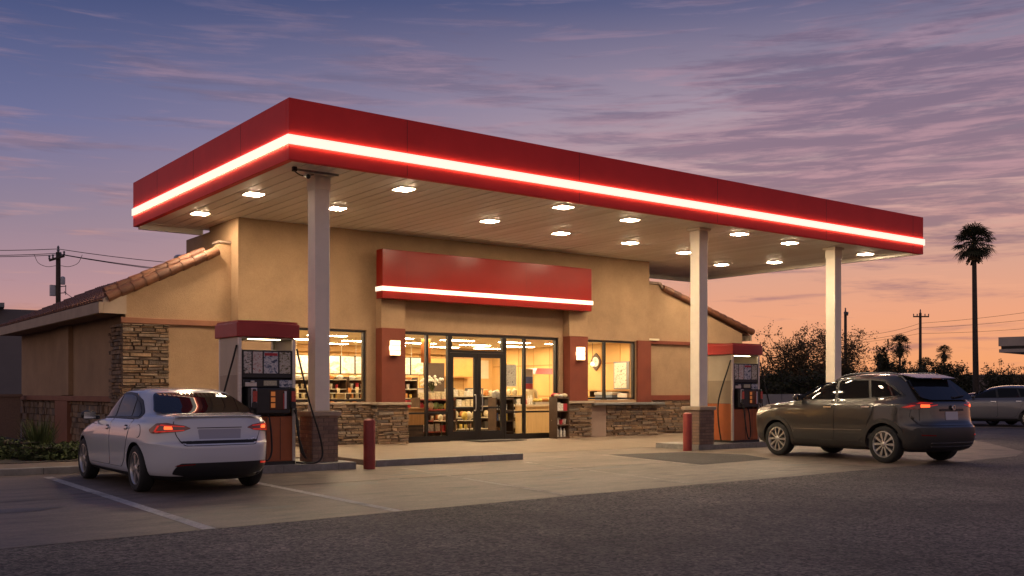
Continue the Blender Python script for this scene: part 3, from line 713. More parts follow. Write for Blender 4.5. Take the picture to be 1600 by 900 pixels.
def pump(loc, lab, seed):
    t = thing('fuel_pump', lab, 'fuel pump', loc, 'fuel pumps'); ox, oy, oz = loc
    def q(name, mb, mat, par=None, **kw):
        for i, v in enumerate(mb.v): mb.v[i] = v + Vector(loc)
        return mb.build(name, mat, par or t, **kw)
    W2, D = .54, .95
    q('plinth', MB().box(-W2, W2, 0, D, 0, .06), black)
    q('lower_cabinet', MB().box(-W2 + .012, W2 - .012, .02, D - .02, .06, .88), orange_m, bevel=.01)
    q('lower_seam', MB().box(-.02, -.012, .012, .0195, .08, .86).box(.25, .258, .012, .0195, .08, .86), black)
    for sx, nm in ((-1, 'side_panel'), (1, 'side_panel')):
        x = sx * W2
        q(nm, MB().box(min(x, x - sx * .01), max(x, x - sx * .01), .05, D - .05, .06, 1.02), orange_m)
        q('side_screen', MB().box(min(x, x - sx * .008), max(x, x - sx * .008), .05, D - .05, 1.025, 1.62), M('screen_lower', (.24, .19, .135), .35, var=.1, vs=3))
        q('side_screen', MB().box(min(x, x - sx * .008), max(x, x - sx * .008), .05, D - .05, 1.623, 2.30), M('screen_upper', (.36, .30, .22), .35, var=.08, vs=3))
    for x in (-W2, W2 - .05):
        for y in (0, D - .05): q('post', MB().box(x - .004, x + .054, y - .004, y + .054, .061, 2.30), steel, bevel=.006)
    # dispenser body and its dark faces (front and back)
    q('dispenser_body', MB().box(-.46, .46, .16, D - .16, .885, 2.02), black, bevel=.01)
    for f in (0, 1):
        def fy(v): return v if f == 0 else D - v
        def bx(mb, x0, x1, y0, y1, z0, z1, mi=0): return mb.box(x0, x1, min(fy(y0), fy(y1)), max(fy(y0), fy(y1)), z0, z1, mi)
        q('console', bx(bx(MB(), -.40, .40, -.10, .155, .93, 1.40), -.46, .46, .03, .155, 1.401, 1.56), black, bevel=.02)
        ad = q('poster_case', bx(MB(), -.47, .49, .02, .155, 1.58, 2.08), black, bevel=.008)
        for (x0, x1), m in zip(((-.44, -.30), (-.27, -.09), (-.06, .21), (.24, .45)), (ad1, ad2, ad3, ad4)):
            q('poster', bx(MB(), x0, x1, .013, .019, 1.66, 2.05), m, ad)
        q('price_plate', bx(MB(), -.06, .19, .022, .029, 1.44, 1.53), M('plate_cream', (.5, .45, .3), .5, var=.3, vs=40), ad); q('price_plate', bx(MB(), .24, .5, .015, .029, 1.41, 1.54), ad3, ad)
        q('red_header', bx(MB(), -.05, .20, .010, .0125, 1.98, 2.03), M('ink_red', (.45, .03, .04), .5), ad)
        q('card_reader', bx(bx(MB(), -.42, -.2, .0, .029, 1.42, 1.50), -.33, -.26, -.04, .0, 1.5, 1.53), steel, bevel=.008)
        q('grade_panel', bx(MB(), .0, .33, -.108, -.101, 1.0, 1.36), M('grade_glass', (.06, .02, .012), .15), bevel=.004)
        g = MB(); 
        for i in range(3): bx(g, .02, .10, -.114, -.1085, 1.04 + i * .105, 1.12 + i * .105)
        q('grade_button', g, lit_disp)
        q('grade_sticker', bx(MB(), .28, .32, -.114, -.1085, 1.02, 1.34), M('sticker', (.6, .58, .6), .4)); q('grade_sticker', bx(MB(), .255, .278, -.114, -.1085, 1.02, 1.30), M('ink_red2', (.4, .03, .03), .4))
        # nozzles hang in boots at the left and right of the console
        for nx, k in ((-.30, 0), (.44, 1)):
            n = q('nozzle', bx(bx(MB(), nx - .05, nx + .05, -.16, -.101, 1.02, 1.14), nx - .03, nx + .03, -.15, -.101, 1.14, 1.38), black, bevel=.015)
            q('nozzle_guard', bx(MB(), nx - .055, nx + .055, -.125, -.10, 1.05, 1.40), M('nozzle_guard', (.42, .40, .44), .35, .4) if k == 0 else black, n, bevel=.01)
            q('nozzle_label', bx(MB(), nx - .04, nx + .04, -.156, -.1505, 1.15, 1.34), M('nozzle_label', (.5, .06, .04), .4, var=.3, vs=25), n)
            sgn = -1 if f else 1
            hx = nx + (.03 if k == 0 else .05)
            q('hose', MB().tube(bez([(hx, fy(-.13), 1.03), (hx + .02, fy(-.17), .6), (hx + .07 + .05 * k, fy(-.2), .22), (hx + .20, fy(-.16), .10), (hx + .30 - .2 * k, fy(-.12), .28), (hx + .28 - .22 * k, fy(-.08), .80), (hx + .22 - .2 * k, fy(-.02), 1.0)], 8), .017, 8), rubber, n, smooth=True)
    # retractor hoses from the top of the posts
    q('high_hose', MB().tube(bez([(W2 + .03, .0, 2.12), (W2 + .12, -.03, 1.7), (W2 + .25, -.10, 1.1), (W2 + .42, -.16, .5), (W2 + .46, -.18, .16), (W2 + .34, -.2, .03), (W2 + .1, -.2, .025), (W2 - .05, -.14, .04)], 9), .018, 8), rubber, smooth=True)
    q('high_hose', MB().tube(bez([(-W2 - .02, .05, 2.16), (-W2 - .06, .12, 1.9), (-W2 - .15, .25, 1.4), (-W2 - .22, .3, 1.0), (-W2 - .2, .3, .5), (-W2 - .1, .3, .03)], 8), .018, 8), rubber, smooth=True)
    # red hood with bowed front and back
    def bow(z0, z1, ex):
        n = 12; pts = []
        for i in range(n + 1):
            u = -1 + 2 * i / n; pts.append((u * (W2 + ex), -ex - .07 * (1 - u * u), z0))
        for i in range(n + 1):
            u = 1 - 2 * i / n; pts.append((u * (W2 + ex), D + ex + .07 * (1 - u * u), z0))
        return MB().prism(pts, (0, 0, z1 - z0))
    h = q('hood', bow(2.31, 2.56, .06), redtop, bevel=.012)
    q('hood_top', bow(2.562, 2.60, .03), redtop, h); q('hood_soffit', MB().box(-W2 + .03, W2 - .03, .03, D - .03, 2.285, 2.309), white_paint, h)
    q('hood_light', MB().box(-.30, .30, .12, .18, 2.272, 2.284), M('hood_light', (.9, .85, .7), .5, emit=(1, .76, .45), es=14), h)
    return t
pump((7.44, 17.2, .135), 'tall fuel pump with red hood beside the white sedan', 1)
pump((20.95, 17.5, .135), 'tall fuel pump with red hood beside the dark suv', 2)
# ------------------------------------------------------------ cars
def pchip(ys, t):
    n = len(ys); i = min(int(t), n - 2); u = t - i
    d = [ys[j + 1] - ys[j] for j in range(n - 1)]
    def slope(j):
        if j == 0: return d[0]
        if j == n - 1: return d[-1]
        return 0 if d[j - 1] * d[j] <= 0 else 2 * d[j - 1] * d[j] / (d[j - 1] + d[j])
    h00 = 2 * u ** 3 - 3 * u * u + 1; h10 = u ** 3 - 2 * u * u + u; h01 = -2 * u ** 3 + 3 * u * u; h11 = u ** 3 - u * u
    return h00 * ys[i] + h10 * slope(i) + h01 * ys[i + 1] + h11 * slope(i + 1)
def car_shell(keys, sub=4, nq=22):
    """stack of level outlines: keys = (z, rear, front, half width, rear squareness, front squareness)"""
    cols = list(zip(*keys)); rings = []
    T = (len(keys) - 1) * sub
    for k in range(T + 1):
        z, yr, yf, w_, nr, nf = (pchip(c, k / sub) for c in cols)
        ym, a = (yr + yf) / 2, (yf - yr) / 2
        ring = []
        for quad in range(4):
            n = nf if quad in (0, 3) else nr
            dense = []
            for i in range(121):
                th = (quad + i / 120) * math.pi / 2; c, s_ = math.cos(th), math.sin(th)
                dense.append((w_ * math.copysign(abs(s_) ** (2 / n), s_), ym + a * math.copysign(abs(c) ** (2 / n), c)))
            acc = [0]
            for p, q in zip(dense, dense[1:]): acc.append(acc[-1] + math.hypot(q[0] - p[0], q[1] - p[1]))
            j = 0
            for i in range(nq):
                g = acc[-1] * i / nq
                while acc[j + 1] < g: j += 1
                f_ = (g - acc[j]) / max(1e-9, acc[j + 1] - acc[j])
                ring.append((dense[j][0] + (dense[j + 1][0] - dense[j][0]) * f_, dense[j][1] + (dense[j + 1][1] - dense[j][1]) * f_, z))
        rings.append(ring)
    mb = MB(); m = 4 * nq
    for r_ in rings: mb.v += [Vector(p) for p in r_]
    for i in range(len(rings) - 1):
        for k in range(m): mb.f.append((i * m + k, i * m + (k + 1) % m, (i + 1) * m + (k + 1) % m, (i + 1) * m + k)); mb.m.append(0)
    mb.f.append(tuple(range(m))[::-1]); mb.m.append(0)
    e = (len(rings) - 1) * m; mb.f.append(tuple(e + k for k in range(m))); mb.m.append(0)
    return mb
def bool_cut(o, cutter):
    md = o.modifiers.new('cut', 'BOOLEAN'); md.operation = 'DIFFERENCE'; md.object = cutter; md.solver = 'EXACT'
    dg = bpy.context.evaluated_depsgraph_get(); me = bpy.data.meshes.new_from_object(o.evaluated_get(dg))
    o.modifiers.clear(); old = o.data; o.data = me; bpy.data.meshes.remove(old)
    cm = cutter.data; bpy.data.objects.remove(cutter); bpy.data.meshes.remove(cm)
class Skin:
    """lays shaped pieces on the shell of a car"""
    def __init__(s, o):
        bm = bmesh.new(); bm.from_mesh(o.data); s.t = BVHTree.FromBMesh(bm); bm.free()
    def patch(s, poly, view, off=.004, thick=.02, grid=.05, flat=0):
        D, U, V = {'left': ((1, 0, 0), (0, 1, 0), (0, 0, 1)), 'right': ((-1, 0, 0), (0, 1, 0), (0, 0, 1)), 'rear': ((0, 1, 0), (1, 0, 0), (0, 0, 1)), 'front': ((0, -1, 0), (1, 0, 0), (0, 0, 1)),
                   'rl': ((.7071, .7071, 0), (.7071, -.7071, 0), (0, 0, 1)), 'rr': ((-.7071, .7071, 0), (.7071, .7071, 0), (0, 0, 1)),
                   'fl': ((.7071, -.7071, 0), (-.7071, -.7071, 0), (0, 0, 1)), 'fr': ((-.7071, -.7071, 0), (-.7071, .7071, 0), (0, 0, 1)), 'top': ((0, 0, -1), (1, 0, 0), (0, 1, 0))}[view]
        D, U, V = Vector(D), Vector(U), Vector(V)
        P = []
        n = len(poly)
        for i in range(n):
            a, b = Vector(poly[i]), Vector(poly[(i + 1) % n]); k = max(1, int((b - a).length / grid))
            for j in range(k): P.append(a + (b - a) * j / k)
        nb = len(P); x0, x1 = min(p.x for p in P), max(p.x for p in P); y0, y1 = min(p.y for p in P), max(p.y for p in P)
        gx = x0 + grid * .5
        while gx < x1:
            gy = y0 + grid * .5
            while gy < y1:
                q = Vector((gx, gy))
                if min((q - p).length for p in P[:nb]) > grid * .35: P.append(q)
                gy += grid
            gx += grid
        vs, es, fs, *_ = delaunay_2d_cdt(P, [], [list(range(nb))], 1, 1e-5)
        mb = MB(); hits = []; last = None
        raw = []
        for q in vs:
            org = U * q.x + V * q.y - D * 6
            h = s.t.ray_cast(org, D)
            raw.append(h[0])
        ok = [h for h in raw if h is not None]
        for q, h in zip(vs, raw):
            if h is None:
                tgt = U * q.x + V * q.y
                near = min(ok, key=lambda g: (g.dot(U) - q.x) ** 2 + (g.dot(V) - q.y) ** 2) if ok else Vector((0, 0, 0))
                h = tgt + D * near.dot(D)
            hits.append(h)
        if flat:
            import numpy as np
            A_ = np.array([[1, q.y, q.x ** 2] for q in vs]); b_ = np.array([h.dot(D) for h in hits]); co = np.linalg.lstsq(A_, b_, rcond=None)[0]; co[2] *= .1; co[0] += (b_ - A_ @ co).min() * .6
            hits = [h + D * (min(0, (float(r_ @ co) - h.dot(D))) * flat) for h, r_ in zip(hits, A_)]
        top = [h - D * off for h in hits]
        mb.v = list(top); mb.f = [tuple(f) for f in fs]; mb.m = [0] * len(fs)
        cnt = {}
        for f in fs:
            for i in range(len(f)):
                e = (f[i], f[(i + 1) % len(f)]); cnt[tuple(sorted(e))] = cnt.get(tuple(sorted(e)), []) + [e]
        base = {}
        for es_ in cnt.values():
            if len(es_) == 1:
                a, b = es_[0]
                for v in (a, b):
                    if v not in base: base[v] = len(mb.v); mb.v.append(top[v] + D * (thick + off))
                mb.f.append((b, a, base[a], base[b])); mb.m.append(0)
        used = sorted({i for f in mb.f for i in f}); ix = {o: n for n, o in enumerate(used)}
        mb.v = [mb.v[i] for i in used]; mb.f = [tuple(ix[i] for i in f) for f in mb.f]
        return mb
def rotate_mb(mb, fn):
    mb.v = [fn(v) for v in mb.v]; return mb
def arc(cx, cz, r, a0, a1, n): return [(cx + r * math.cos(R(a0 + (a1 - a0) * i / n)), cz + r * math.sin(R(a0 + (a1 - a0) * i / n))) for i in range(n + 1)]
def grow(poly, d):
    cx = sum(p[0] for p in poly) / len(poly); cy_ = sum(p[1] for p in poly) / len(poly); out = []
    n = len(poly); area = sum(poly[i][0] * poly[(i + 1) % n][1] - poly[(i + 1) % n][0] * poly[i][1] for i in range(n))
    sg_ = 1 if area > 0 else -1
    for i in range(n):
        a, b, c = Vector(poly[i - 1]), Vector(poly[i]), Vector(poly[(i + 1) % n])
        e1, e2 = (b - a).normalized(), (c - b).normalized()
        m = Vector((e1.y + e2.y, -e1.x - e2.x)) * sg_
        if m.length < 1e-6: m = Vector((e1.y, -e1.x)) * sg_
        m.normalize(); out.append(tuple(b + m * d))
    return out
def rounded(poly, r, n=4):
    out = []
    for i in range(len(poly)):
        a, b, c = Vector(poly[i - 1]), Vector(poly[i]), Vector(poly[(i + 1) % len(poly)])
        p = b + (a - b).normalized() * min(r, (a - b).length * .45); q = b + (c - b).normalized() * min(r, (c - b).length * .45)
        for k in range(n + 1):
            t = k / n; out.append(tuple(p * (1 - t) ** 2 + b * 2 * t * (1 - t) + q * t * t))
    return out
tint = M('car_glass', (.010, .011, .013), .015, spec=.2)
lens_dark = M('lens_dark', (.16, .008, .008), .12, coat=.8)
lens_lit = M('lens_lit', (.5, .05, .03), .2, emit=(1, .09, .02), es=2.6)
lens_glow = M('lens_glow', (.4, .02, .015), .2, emit=(1, .03, .012), es=.35)
lens_clear = M('lens_clear', (.75, .70, .62), .12, .2, coat=.8)
chrome = M('chrome', (.62, .6, .58), .15, 1)
alloy = M('alloy', (.50, .48, .46), .32, .85)
disc_m = M('wheel_dark', (.022, .022, .024), .6, .4)
trim_black = M('car_trim', (.014, .014, .016), .45)
seam_m = M('car_seam', (.015, .015, .018), .8)
def wheel(root, x, y, rad, wd, side, spokes, style):
    """side -1 = faces -X"""
    h = MB().lathe([(.05, -.02), (rad * .60, -.02), (rad * .60, .05), (.05, .06)], (0, 0, 0), 'x', 28)
    prof = [(rad * .70, -wd / 2), (rad * .90, -wd / 2 + .004), (rad * .975, -wd / 2 + .022), (rad, -wd / 2 + .05), (rad, wd / 2 - .05), (rad * .975, wd / 2 - .022), (rad * .90, wd / 2 - .004), (rad * .72, wd / 2 - .006), (rad * .69, wd / 2 - .03), (rad * .68, -wd / 2 + .03), (rad * .70, -wd / 2)]
    ty = MB().lathe(prof, (0, 0, 0), 'x', 40)
    rr = rad * .70; o = wd / 2 - .028
    ri = MB().lathe([(rr * .90, o - .05), (rr, o - .01), (rr * 1.01, o + .016), (rr * .95, o + .018), (rr * .90, o + .0), (rr * .885, o - .05), (rr * .90, o - .05)], (0, 0, 0), 'x', 40)
    ri.lathe([(.012, o - .05), (.062, o - .05), (.060, o + .0), (.045, o + .012), (.012, o + .014)], (0, 0, 0), 'x', 20)
    for k in range(spokes):
        an = 2 * math.pi * k / spokes
        for da in ((-.10, .10) if style == 'pair' else (0,)):
            w0, w1 = (.014, .026) if style != 'pair' else (.018, .026)
            c0, s0 = math.cos(an + da * .6), math.sin(an + da * .6); c1, s1 = math.cos(an + da), math.sin(an + da)
            tx0, tz0 = -s0, c0; tx1, tz1 = -s1, c1; r0, r1 = .05, rr * .92
            pts = []
            for (r_, c, s_, w_, dx) in ((r0, c0, s0, w0, .004), (r1, c1, s1, w1, 0)):
                for sg_ in (-1, 1):
                    for d_ in (o - .045, o + .004 + dx): pts.append((d_, r_ * c - sg_ * w_ * s_, r_ * s_ + sg_ * w_ * c))
            a, b, c_, d_, e, f_, g, h_ = pts
            ri.hexa([a, c_, g, e, b, d_, h_, f_])
    if side < 0:
        for m_ in (h, ty, ri): m_.v = [Vector((-v.x, v.y, v.z)) for v in m_.v]
    for m_ in (h, ty, ri): m_.v = [v + Vector((x, y, rad)) for v in m_.v]
    wo = h.build('wheel', disc_m, root); ty.build('tyre', rubber, wo, smooth=True); ri.build('rim', alloy, wo, smooth=True)

def car(spec, loc, rotz, label, cat='car', group=None, name='parked_car', size=1):
    root = thing(name, label, cat, (0, 0, 0), group)
    paint = spec['paint']; S = spec
    body = car_shell(S['keys'], S.get('sub', 4), S.get('nq', 22)).build('body', [paint, trim_black, disc_m], root)
    arch, ya, yb, xo = S['arch'], S['yr'], S['yf'], S['keys'][5][3] + .2
    cut = MB()
    for y in (ya, yb):
        for sx_ in (-1, 1): cut.lathe([(arch, sx_ * (S['track'] - .24)), (arch, sx_ * xo)], (0, y, S['rad']), 'x', 40)
    # arch openings end square below the axle
    c = cut.build('cutter', disc_m); bool_cut(body, c)
    me = body.data
    while len(me.materials) < 3: me.materials.append(disc_m)
    for p in me.polygons:
        c = p.center; inside = False
        for y in (ya, yb):
            if math.hypot(c.y - y, c.z - S['rad']) < arch + .004 and abs(c.x) < S['keys'][6][3] - .012 and abs(c.x) > .3 and (abs(p.normal.x) > .9 or (p.normal.y * (c.y - y) + p.normal.z * (c.z - S['rad'])) < 0): inside = True
        if inside: p.material_index = 2
        elif c.z < S['sill'] and p.normal.z < .35: p.material_index = 1
        p.use_smooth = True
    me.set_sharp_from_angle(angle=R(40))
    sk = Skin(body)
    for y in (ya, yb):
        for sx_ in (-1, 1): wheel(root, sx_ * S['track'], y, S['rad'], S['tyre'], sx_, S['spokes'], S['style'])
    def pt(nm, poly, view, mat, par=None, off=.004, thick=.02, grid=.06, smooth=True):
        return sk.patch(poly, view, off, thick, grid, 1 if nm == 'rear_window' else 0).build(nm, mat, par or root, smooth=smooth)
    flip = lambda poly: [(-a, b) for a, b in poly]
    for view in ('left', 'right'):
        for poly in S.get('doors', ()):
            dd = pt('door', poly, view, paint, None, .006, .012, .08)
            pt('seam', grow(poly, .007), view, seam_m, dd, .0025, .008, .09, False)
        if S.get('glass_frame'): pt('window_frame', S['glass_frame'], view, trim_black, None, .010, .012, .06)
        for poly in S['side_glass']: pt('side_window', poly, view, tint, None, .015, .01, .06)
        for (y, z) in S.get('handles', ()):
            sgn = -1 if view == 'left' else 1
            hh = sk.patch(rounded([(y - .10, z - .016), (y + .10, z - .016), (y + .10, z + .016), (y - .10, z + .016)], .015), view, .030, .03, .04)
            hh.build('door_handle', S.get('handle_mat', paint), root, smooth=True)
            pt('handle_cup', rounded([(y - .07, z - .035), (y + .07, z - .035), (y + .07, z + .035), (y - .07, z + .035)], .03), view, seam_m, None, .008, .01, .04)
        if S.get('cladding'):
            for y in (ya, yb):
                ring = arc(y, S['rad'], arch + .085, -14, 194, 26) + arc(y, S['rad'], arch + .002, 194, -14, 26)
                pt('arch_trim', ring, view, S['clad_mat'], None, .012, .03, .05)
        for poly, nm, m_ in S.get('side_bits', ()): pt(nm, poly, view, m_, None, .012, .02, .06)
    if S.get('flap'): 
        y, z, r_ = S['flap']; ff = pt('fuel_flap', arc(y, z, r_, 0, 345, 18), 'left', paint, None, .006, .01, .05); pt('seam', arc(y, z, r_ + .006, 0, 345, 20), 'left', seam_m, ff, .003, .008, .05, False)
    for nm, poly, m_, off in S['rear']: pt(nm, poly, 'rear', m_, None, off, .03, .06)
    for nm, poly, m_ in S.get('front', ()): pt(nm, poly, 'front', m_, None, .008, .02, .08)
    for view, f_ in (('rl', lambda q: q), ('rr', flip)):
        tl = pt('tail_light', f_(S['lamp']), view, lens_dark, None, .012, .03, .04)
        for poly, m_ in S['lamp_lit']: pt('lamp_segment', f_(poly), view, m_, tl, .0165, .01, .03)
    for view, f_ in (('fl', lambda q: q), ('fr', flip)):
        pt('headlight', f_(S['headlamp']), view, lens_clear, None, .01, .03, .05)
    # door mirrors
    for sx_ in (-1, 1):
        x, y, z = S['mirror']; m_ = MB()
        m_.ball((sx_ * (x + .13), y, z), 1, 16, 0, (.115, .075, .075)); m_.cyl((sx_ * (x - .03), y + .01, z - .035), (sx_ * (x + .08), y, z - .03), .03, .03, 10)
        mo = m_.build('door_mirror', S['mirror_mat'], root, smooth=True)
        MB().box(sx_ * (x + .13) - .085, sx_ * (x + .13) + .085, y - .078, y - .072, z - .05, z + .05).build('mirror_glass', chrome, mo)
    if S.get('extra'): S['extra'](root, sk, pt)
    root.location = loc; root.rotation_euler = (0, 0, rotz); root.scale = (size, size, size)
    return root

# ---- white sedan
pw = M('white_car_paint', (.57, .58, .62), .24, coat=1, spec=.5)
SED = dict(paint=pw, yr=-1.345, yf=1.345, rad=.322, arch=.365, track=.775, tyre=.205, spokes=5, style='pair', sill=.24,
    keys=[(.17, -2.02, 1.98, .70, 4.5, 4.6), (.21, -2.17, 2.12, .80, 4.5, 4.6), (.30, -2.255, 2.20, .865, 4.5, 4.6), (.42, -2.29, 2.23, .885, 4.6, 4.6), (.54, -2.305, 2.235, .892, 4.6, 4.6), (.63, -2.305, 2.21, .896, 4.6, 4.6),
          (.675, -2.285, 2.17, .897, 4.8, 4.6), (.70, -2.24, 2.12, .897, 5, 4.6), (.76, -2.225, 2.0, .893, 5, 4.6), (.82, -2.215, 1.80, .887, 5, 4.6), (.87, -2.21, 1.58, .880, 5, 4.6), (.915, -2.205, 1.33, .868, 5, 4.6), (.95, -2.20, 1.12, .852, 5, 4.6),
          (.975, -2.195, 1.02, .828, 5, 3.5), (1.0, -2.19, .97, .805, 5, 3.6), (1.03, -2.16, .92, .786, 4.8, 3.6), (1.055, -2.02, .87, .772, 4.4, 3.6), (1.075, -1.78, .83, .764, 5, 3.6), (1.11, -1.62, .74, .752, 5.4, 3.6),
          (1.17, -1.465, .62, .730, 5.6, 3.6), (1.25, -1.30, .44, .700, 5.6, 3.6), (1.32, -1.15, .27, .668, 5.2, 3.4), (1.37, -1.035, .12, .628, 4.6, 4.6), (1.40, -.93, .0, .57, 3.2, 4.6), (1.42, -.80, -.1, .50, 3.0, 2.8), (1.435, -.62, -.22, .36, 2.6, 2.6), (1.442, -.46, -.36, .12, 2.2, 2.2)],
    glass_frame=rounded([(1.00, .985), (.80, 1.06), (.42, 1.245), (.05, 1.345), (-.35, 1.375), (-.75, 1.355), (-1.08, 1.26), (-1.36, 1.09), (-1.38, 1.04), (-1.28, 1.005)], .03),
    side_glass=[rounded([(.92, 1.0), (.74, 1.075), (.40, 1.225), (.06, 1.315), (-.16, 1.335), (-.20, 1.02), (.3, 1.005)], .02),
                rounded([(-.27, 1.02), (-.23, 1.335), (-.60, 1.335), (-.80, 1.31), (-.90, 1.27), (-.96, 1.03)], .02), rounded([(-1.01, 1.03), (-.95, 1.255), (-1.08, 1.215), (-1.30, 1.075), (-1.29, 1.035)], .02)],
    doors=[rounded([(.98, .97), (1.03, .80), (.93, .40), (.86, .32), (-.14, .32), (-.20, .40), (-.20, .99)], .04), rounded([(-.225, .99), (-.225, .40), (-.17, .32), (-.74, .32), (-.90, .42), (-1.02, .68), (-1.08, .80), (-1.16, .99)], .04)],
    handles=[(-.08, .86), (-.98, .88)], flap=(-1.48, .84, .085),
    rear=[('rear_window', rounded([(-.71, 1.10), (-.65, 1.18), (-.545, 1.335), (-.49, 1.362), (.49, 1.362), (.545, 1.335), (.65, 1.18), (.71, 1.10), (.6, 1.08), (-.6, 1.08)], .04), tint, .006),
          ('seam', rounded([(-.61, .985), (-.585, .80), (-.50, .652), (.50, .652), (.585, .80), (.61, .985)], .04), seam_m, .003),
          ('trunk_lid', rounded([(-.60, .99), (-.575, .80), (-.49, .66), (.49, .66), (.575, .80), (.60, .99)], .04), pw, .007),
          ('plate_recess', rounded([(-.30, .87), (-.28, .70), (.28, .70), (.30, .87)], .02), M('plate_recess', (.30, .30, .36), .4, coat=.4), .0095),
          ('lower_valance', rounded([(-.62, .275), (-.60, .35), (-.54, .425), (.54, .425), (.70, .425), (.76, .40), (.74, .33), (.62, .275), (.40, .235), (-.40, .235)], .03), trim_black, .012),
          ('reflector', [(-.60, .385), (-.36, .40), (-.36, .415), (-.57, .405)], lens_dark, .018), ('reflector', [(.58, .39), (.76, .375), (.76, .40), (.58, .415)], lens_glow, .018),
          ('plate_light_bar', [(-.31, .885), (.31, .885), (.31, .895), (-.31, .895)], seam_m, .011), ('badge', [(.44, .725), (.47, .725), (.47, .75), (.44, .75)], chrome, .012), ('badge', [(.48, .725), (.497, .725), (.497, .75), (.48, .75)], chrome, .012),
          ('exhaust_tip', rounded([(.56, .22), (.68, .22), (.68, .26), (.56, .26)], .02), disc_m, .02)],
    front=[('windshield', rounded([(-.66, 1.0), (-.52, 1.32), (.52, 1.32), (.66, 1.0)], .04), tint)],
    # diagonal view: u = (x - y)/sqrt2 for the left corner
    lamp=rounded([(.70, .865), (.84, .955), (1.00, .962), (1.22, .925), (1.29, .885), (1.20, .845), (.80, .815), (.73, .825)], .02),
    lamp_lit=[(rounded([(.97, .872), (1.085, .872), (1.075, .912), (.97, .915)], .008), lens_lit), ([(.80, .84), (.86, .925), (.90, .925), (.83, .84)], lens_glow), ([(.83, .832), (1.22, .855), (1.22, .867), (.83, .848)], lens_glow), ([(.90, .925), (1.22, .905), (1.22, .916), (.92, .94)], lens_glow)],
    headlamp=rounded([(-1.12, .68), (-1.05, .75), (-.62, .84), (-.66, .76), (-.95, .66)], .02), mirror=(.80, .78, 1.02), mirror_mat=trim_black)
def u_of(x, y): return (x - y) * .7071
def sed_extra(root, sk, pt):
    MB().box(-.60, .60, -2.195, -2.10, 1.035, 1.048).build('trunk_edge', pw, root, bevel=.005)
    pt('rocker_trim', [(-.95, .205), (.95, .205), (.95, .235), (-.95, .235)], 'left', trim_black)
    pt('parcel_tag', [(-.36, 1.105), (-.19, 1.105), (-.21, 1.14), (-.35, 1.14)], 'rear', M('paper_tag', (.5, .48, .42), .6), None, .010, .004)
    MB().box(-.4, -.1, -.2, .05, 1.435, 1.44) 
SED['extra'] = sed_extra
# lamp coordinates follow the shell: rear corner is near x=-.70, y=-2.2
car(SED, (5.36, 16.42, .004), R(0), 'white sedan parked nose in at the left pump with its brake lamps lit', 'car', None, 'white_sedan', 1.06)
# ---- dark suv
sp_ = M('suv_paint', (.036, .034, .032), .28, .2, coat=1)
clad = M('suv_cladding', (.024, .022, .021), .5)
def Zs(keys, f): return [(k[0] * f,) + k[1:] for k in keys]
SUVK = Zs([(.22, -2.08, 2.08, .80, 5, 6), (.27, -2.24, 2.2, .88, 5, 6), (.38, -2.32, 2.28, .92, 5, 6), (.50, -2.35, 2.32, .932, 5, 6), (.60, -2.355, 2.33, .938, 5, 6), (.69, -2.335, 2.33, .940, 5, 6),
           (.73, -2.27, 2.33, .941, 5.2, 6), (.80, -2.245, 2.325, .940, 5.2, 6), (.90, -2.235, 2.29, .937, 5.2, 6), (.97, -2.23, 2.22, .933, 5.2, 6), (1.02, -2.228, 2.10, .929, 5.2, 6), (1.06, -2.225, 1.90, .922, 5.2, 6), (1.09, -2.22, 1.60, .910, 5.2, 6),
           (1.12, -2.21, 1.32, .888, 5.2, 6), (1.15, -2.19, 1.14, .866, 5.2, 6), (1.19, -2.15, 1.0, .846, 5.2, 6), (1.26, -2.08, .84, .822, 5.2, 6), (1.35, -1.98, .63, .790, 5.2, 6), (1.44, -1.87, .42, .756, 5.2, 6), (1.53, -1.76, .20, .718, 5, 3.8),
           (1.59, -1.69, .02, .676, 4.8, 3.6), (1.62, -1.63, -.12, .62, 4.4, 3.4), (1.645, -1.54, -.28, .54, 3.6, 3), (1.662, -1.36, -.48, .40, 3, 2.6), (1.67, -1.05, -.72, .14, 2.2, 2.2)], 1.045)
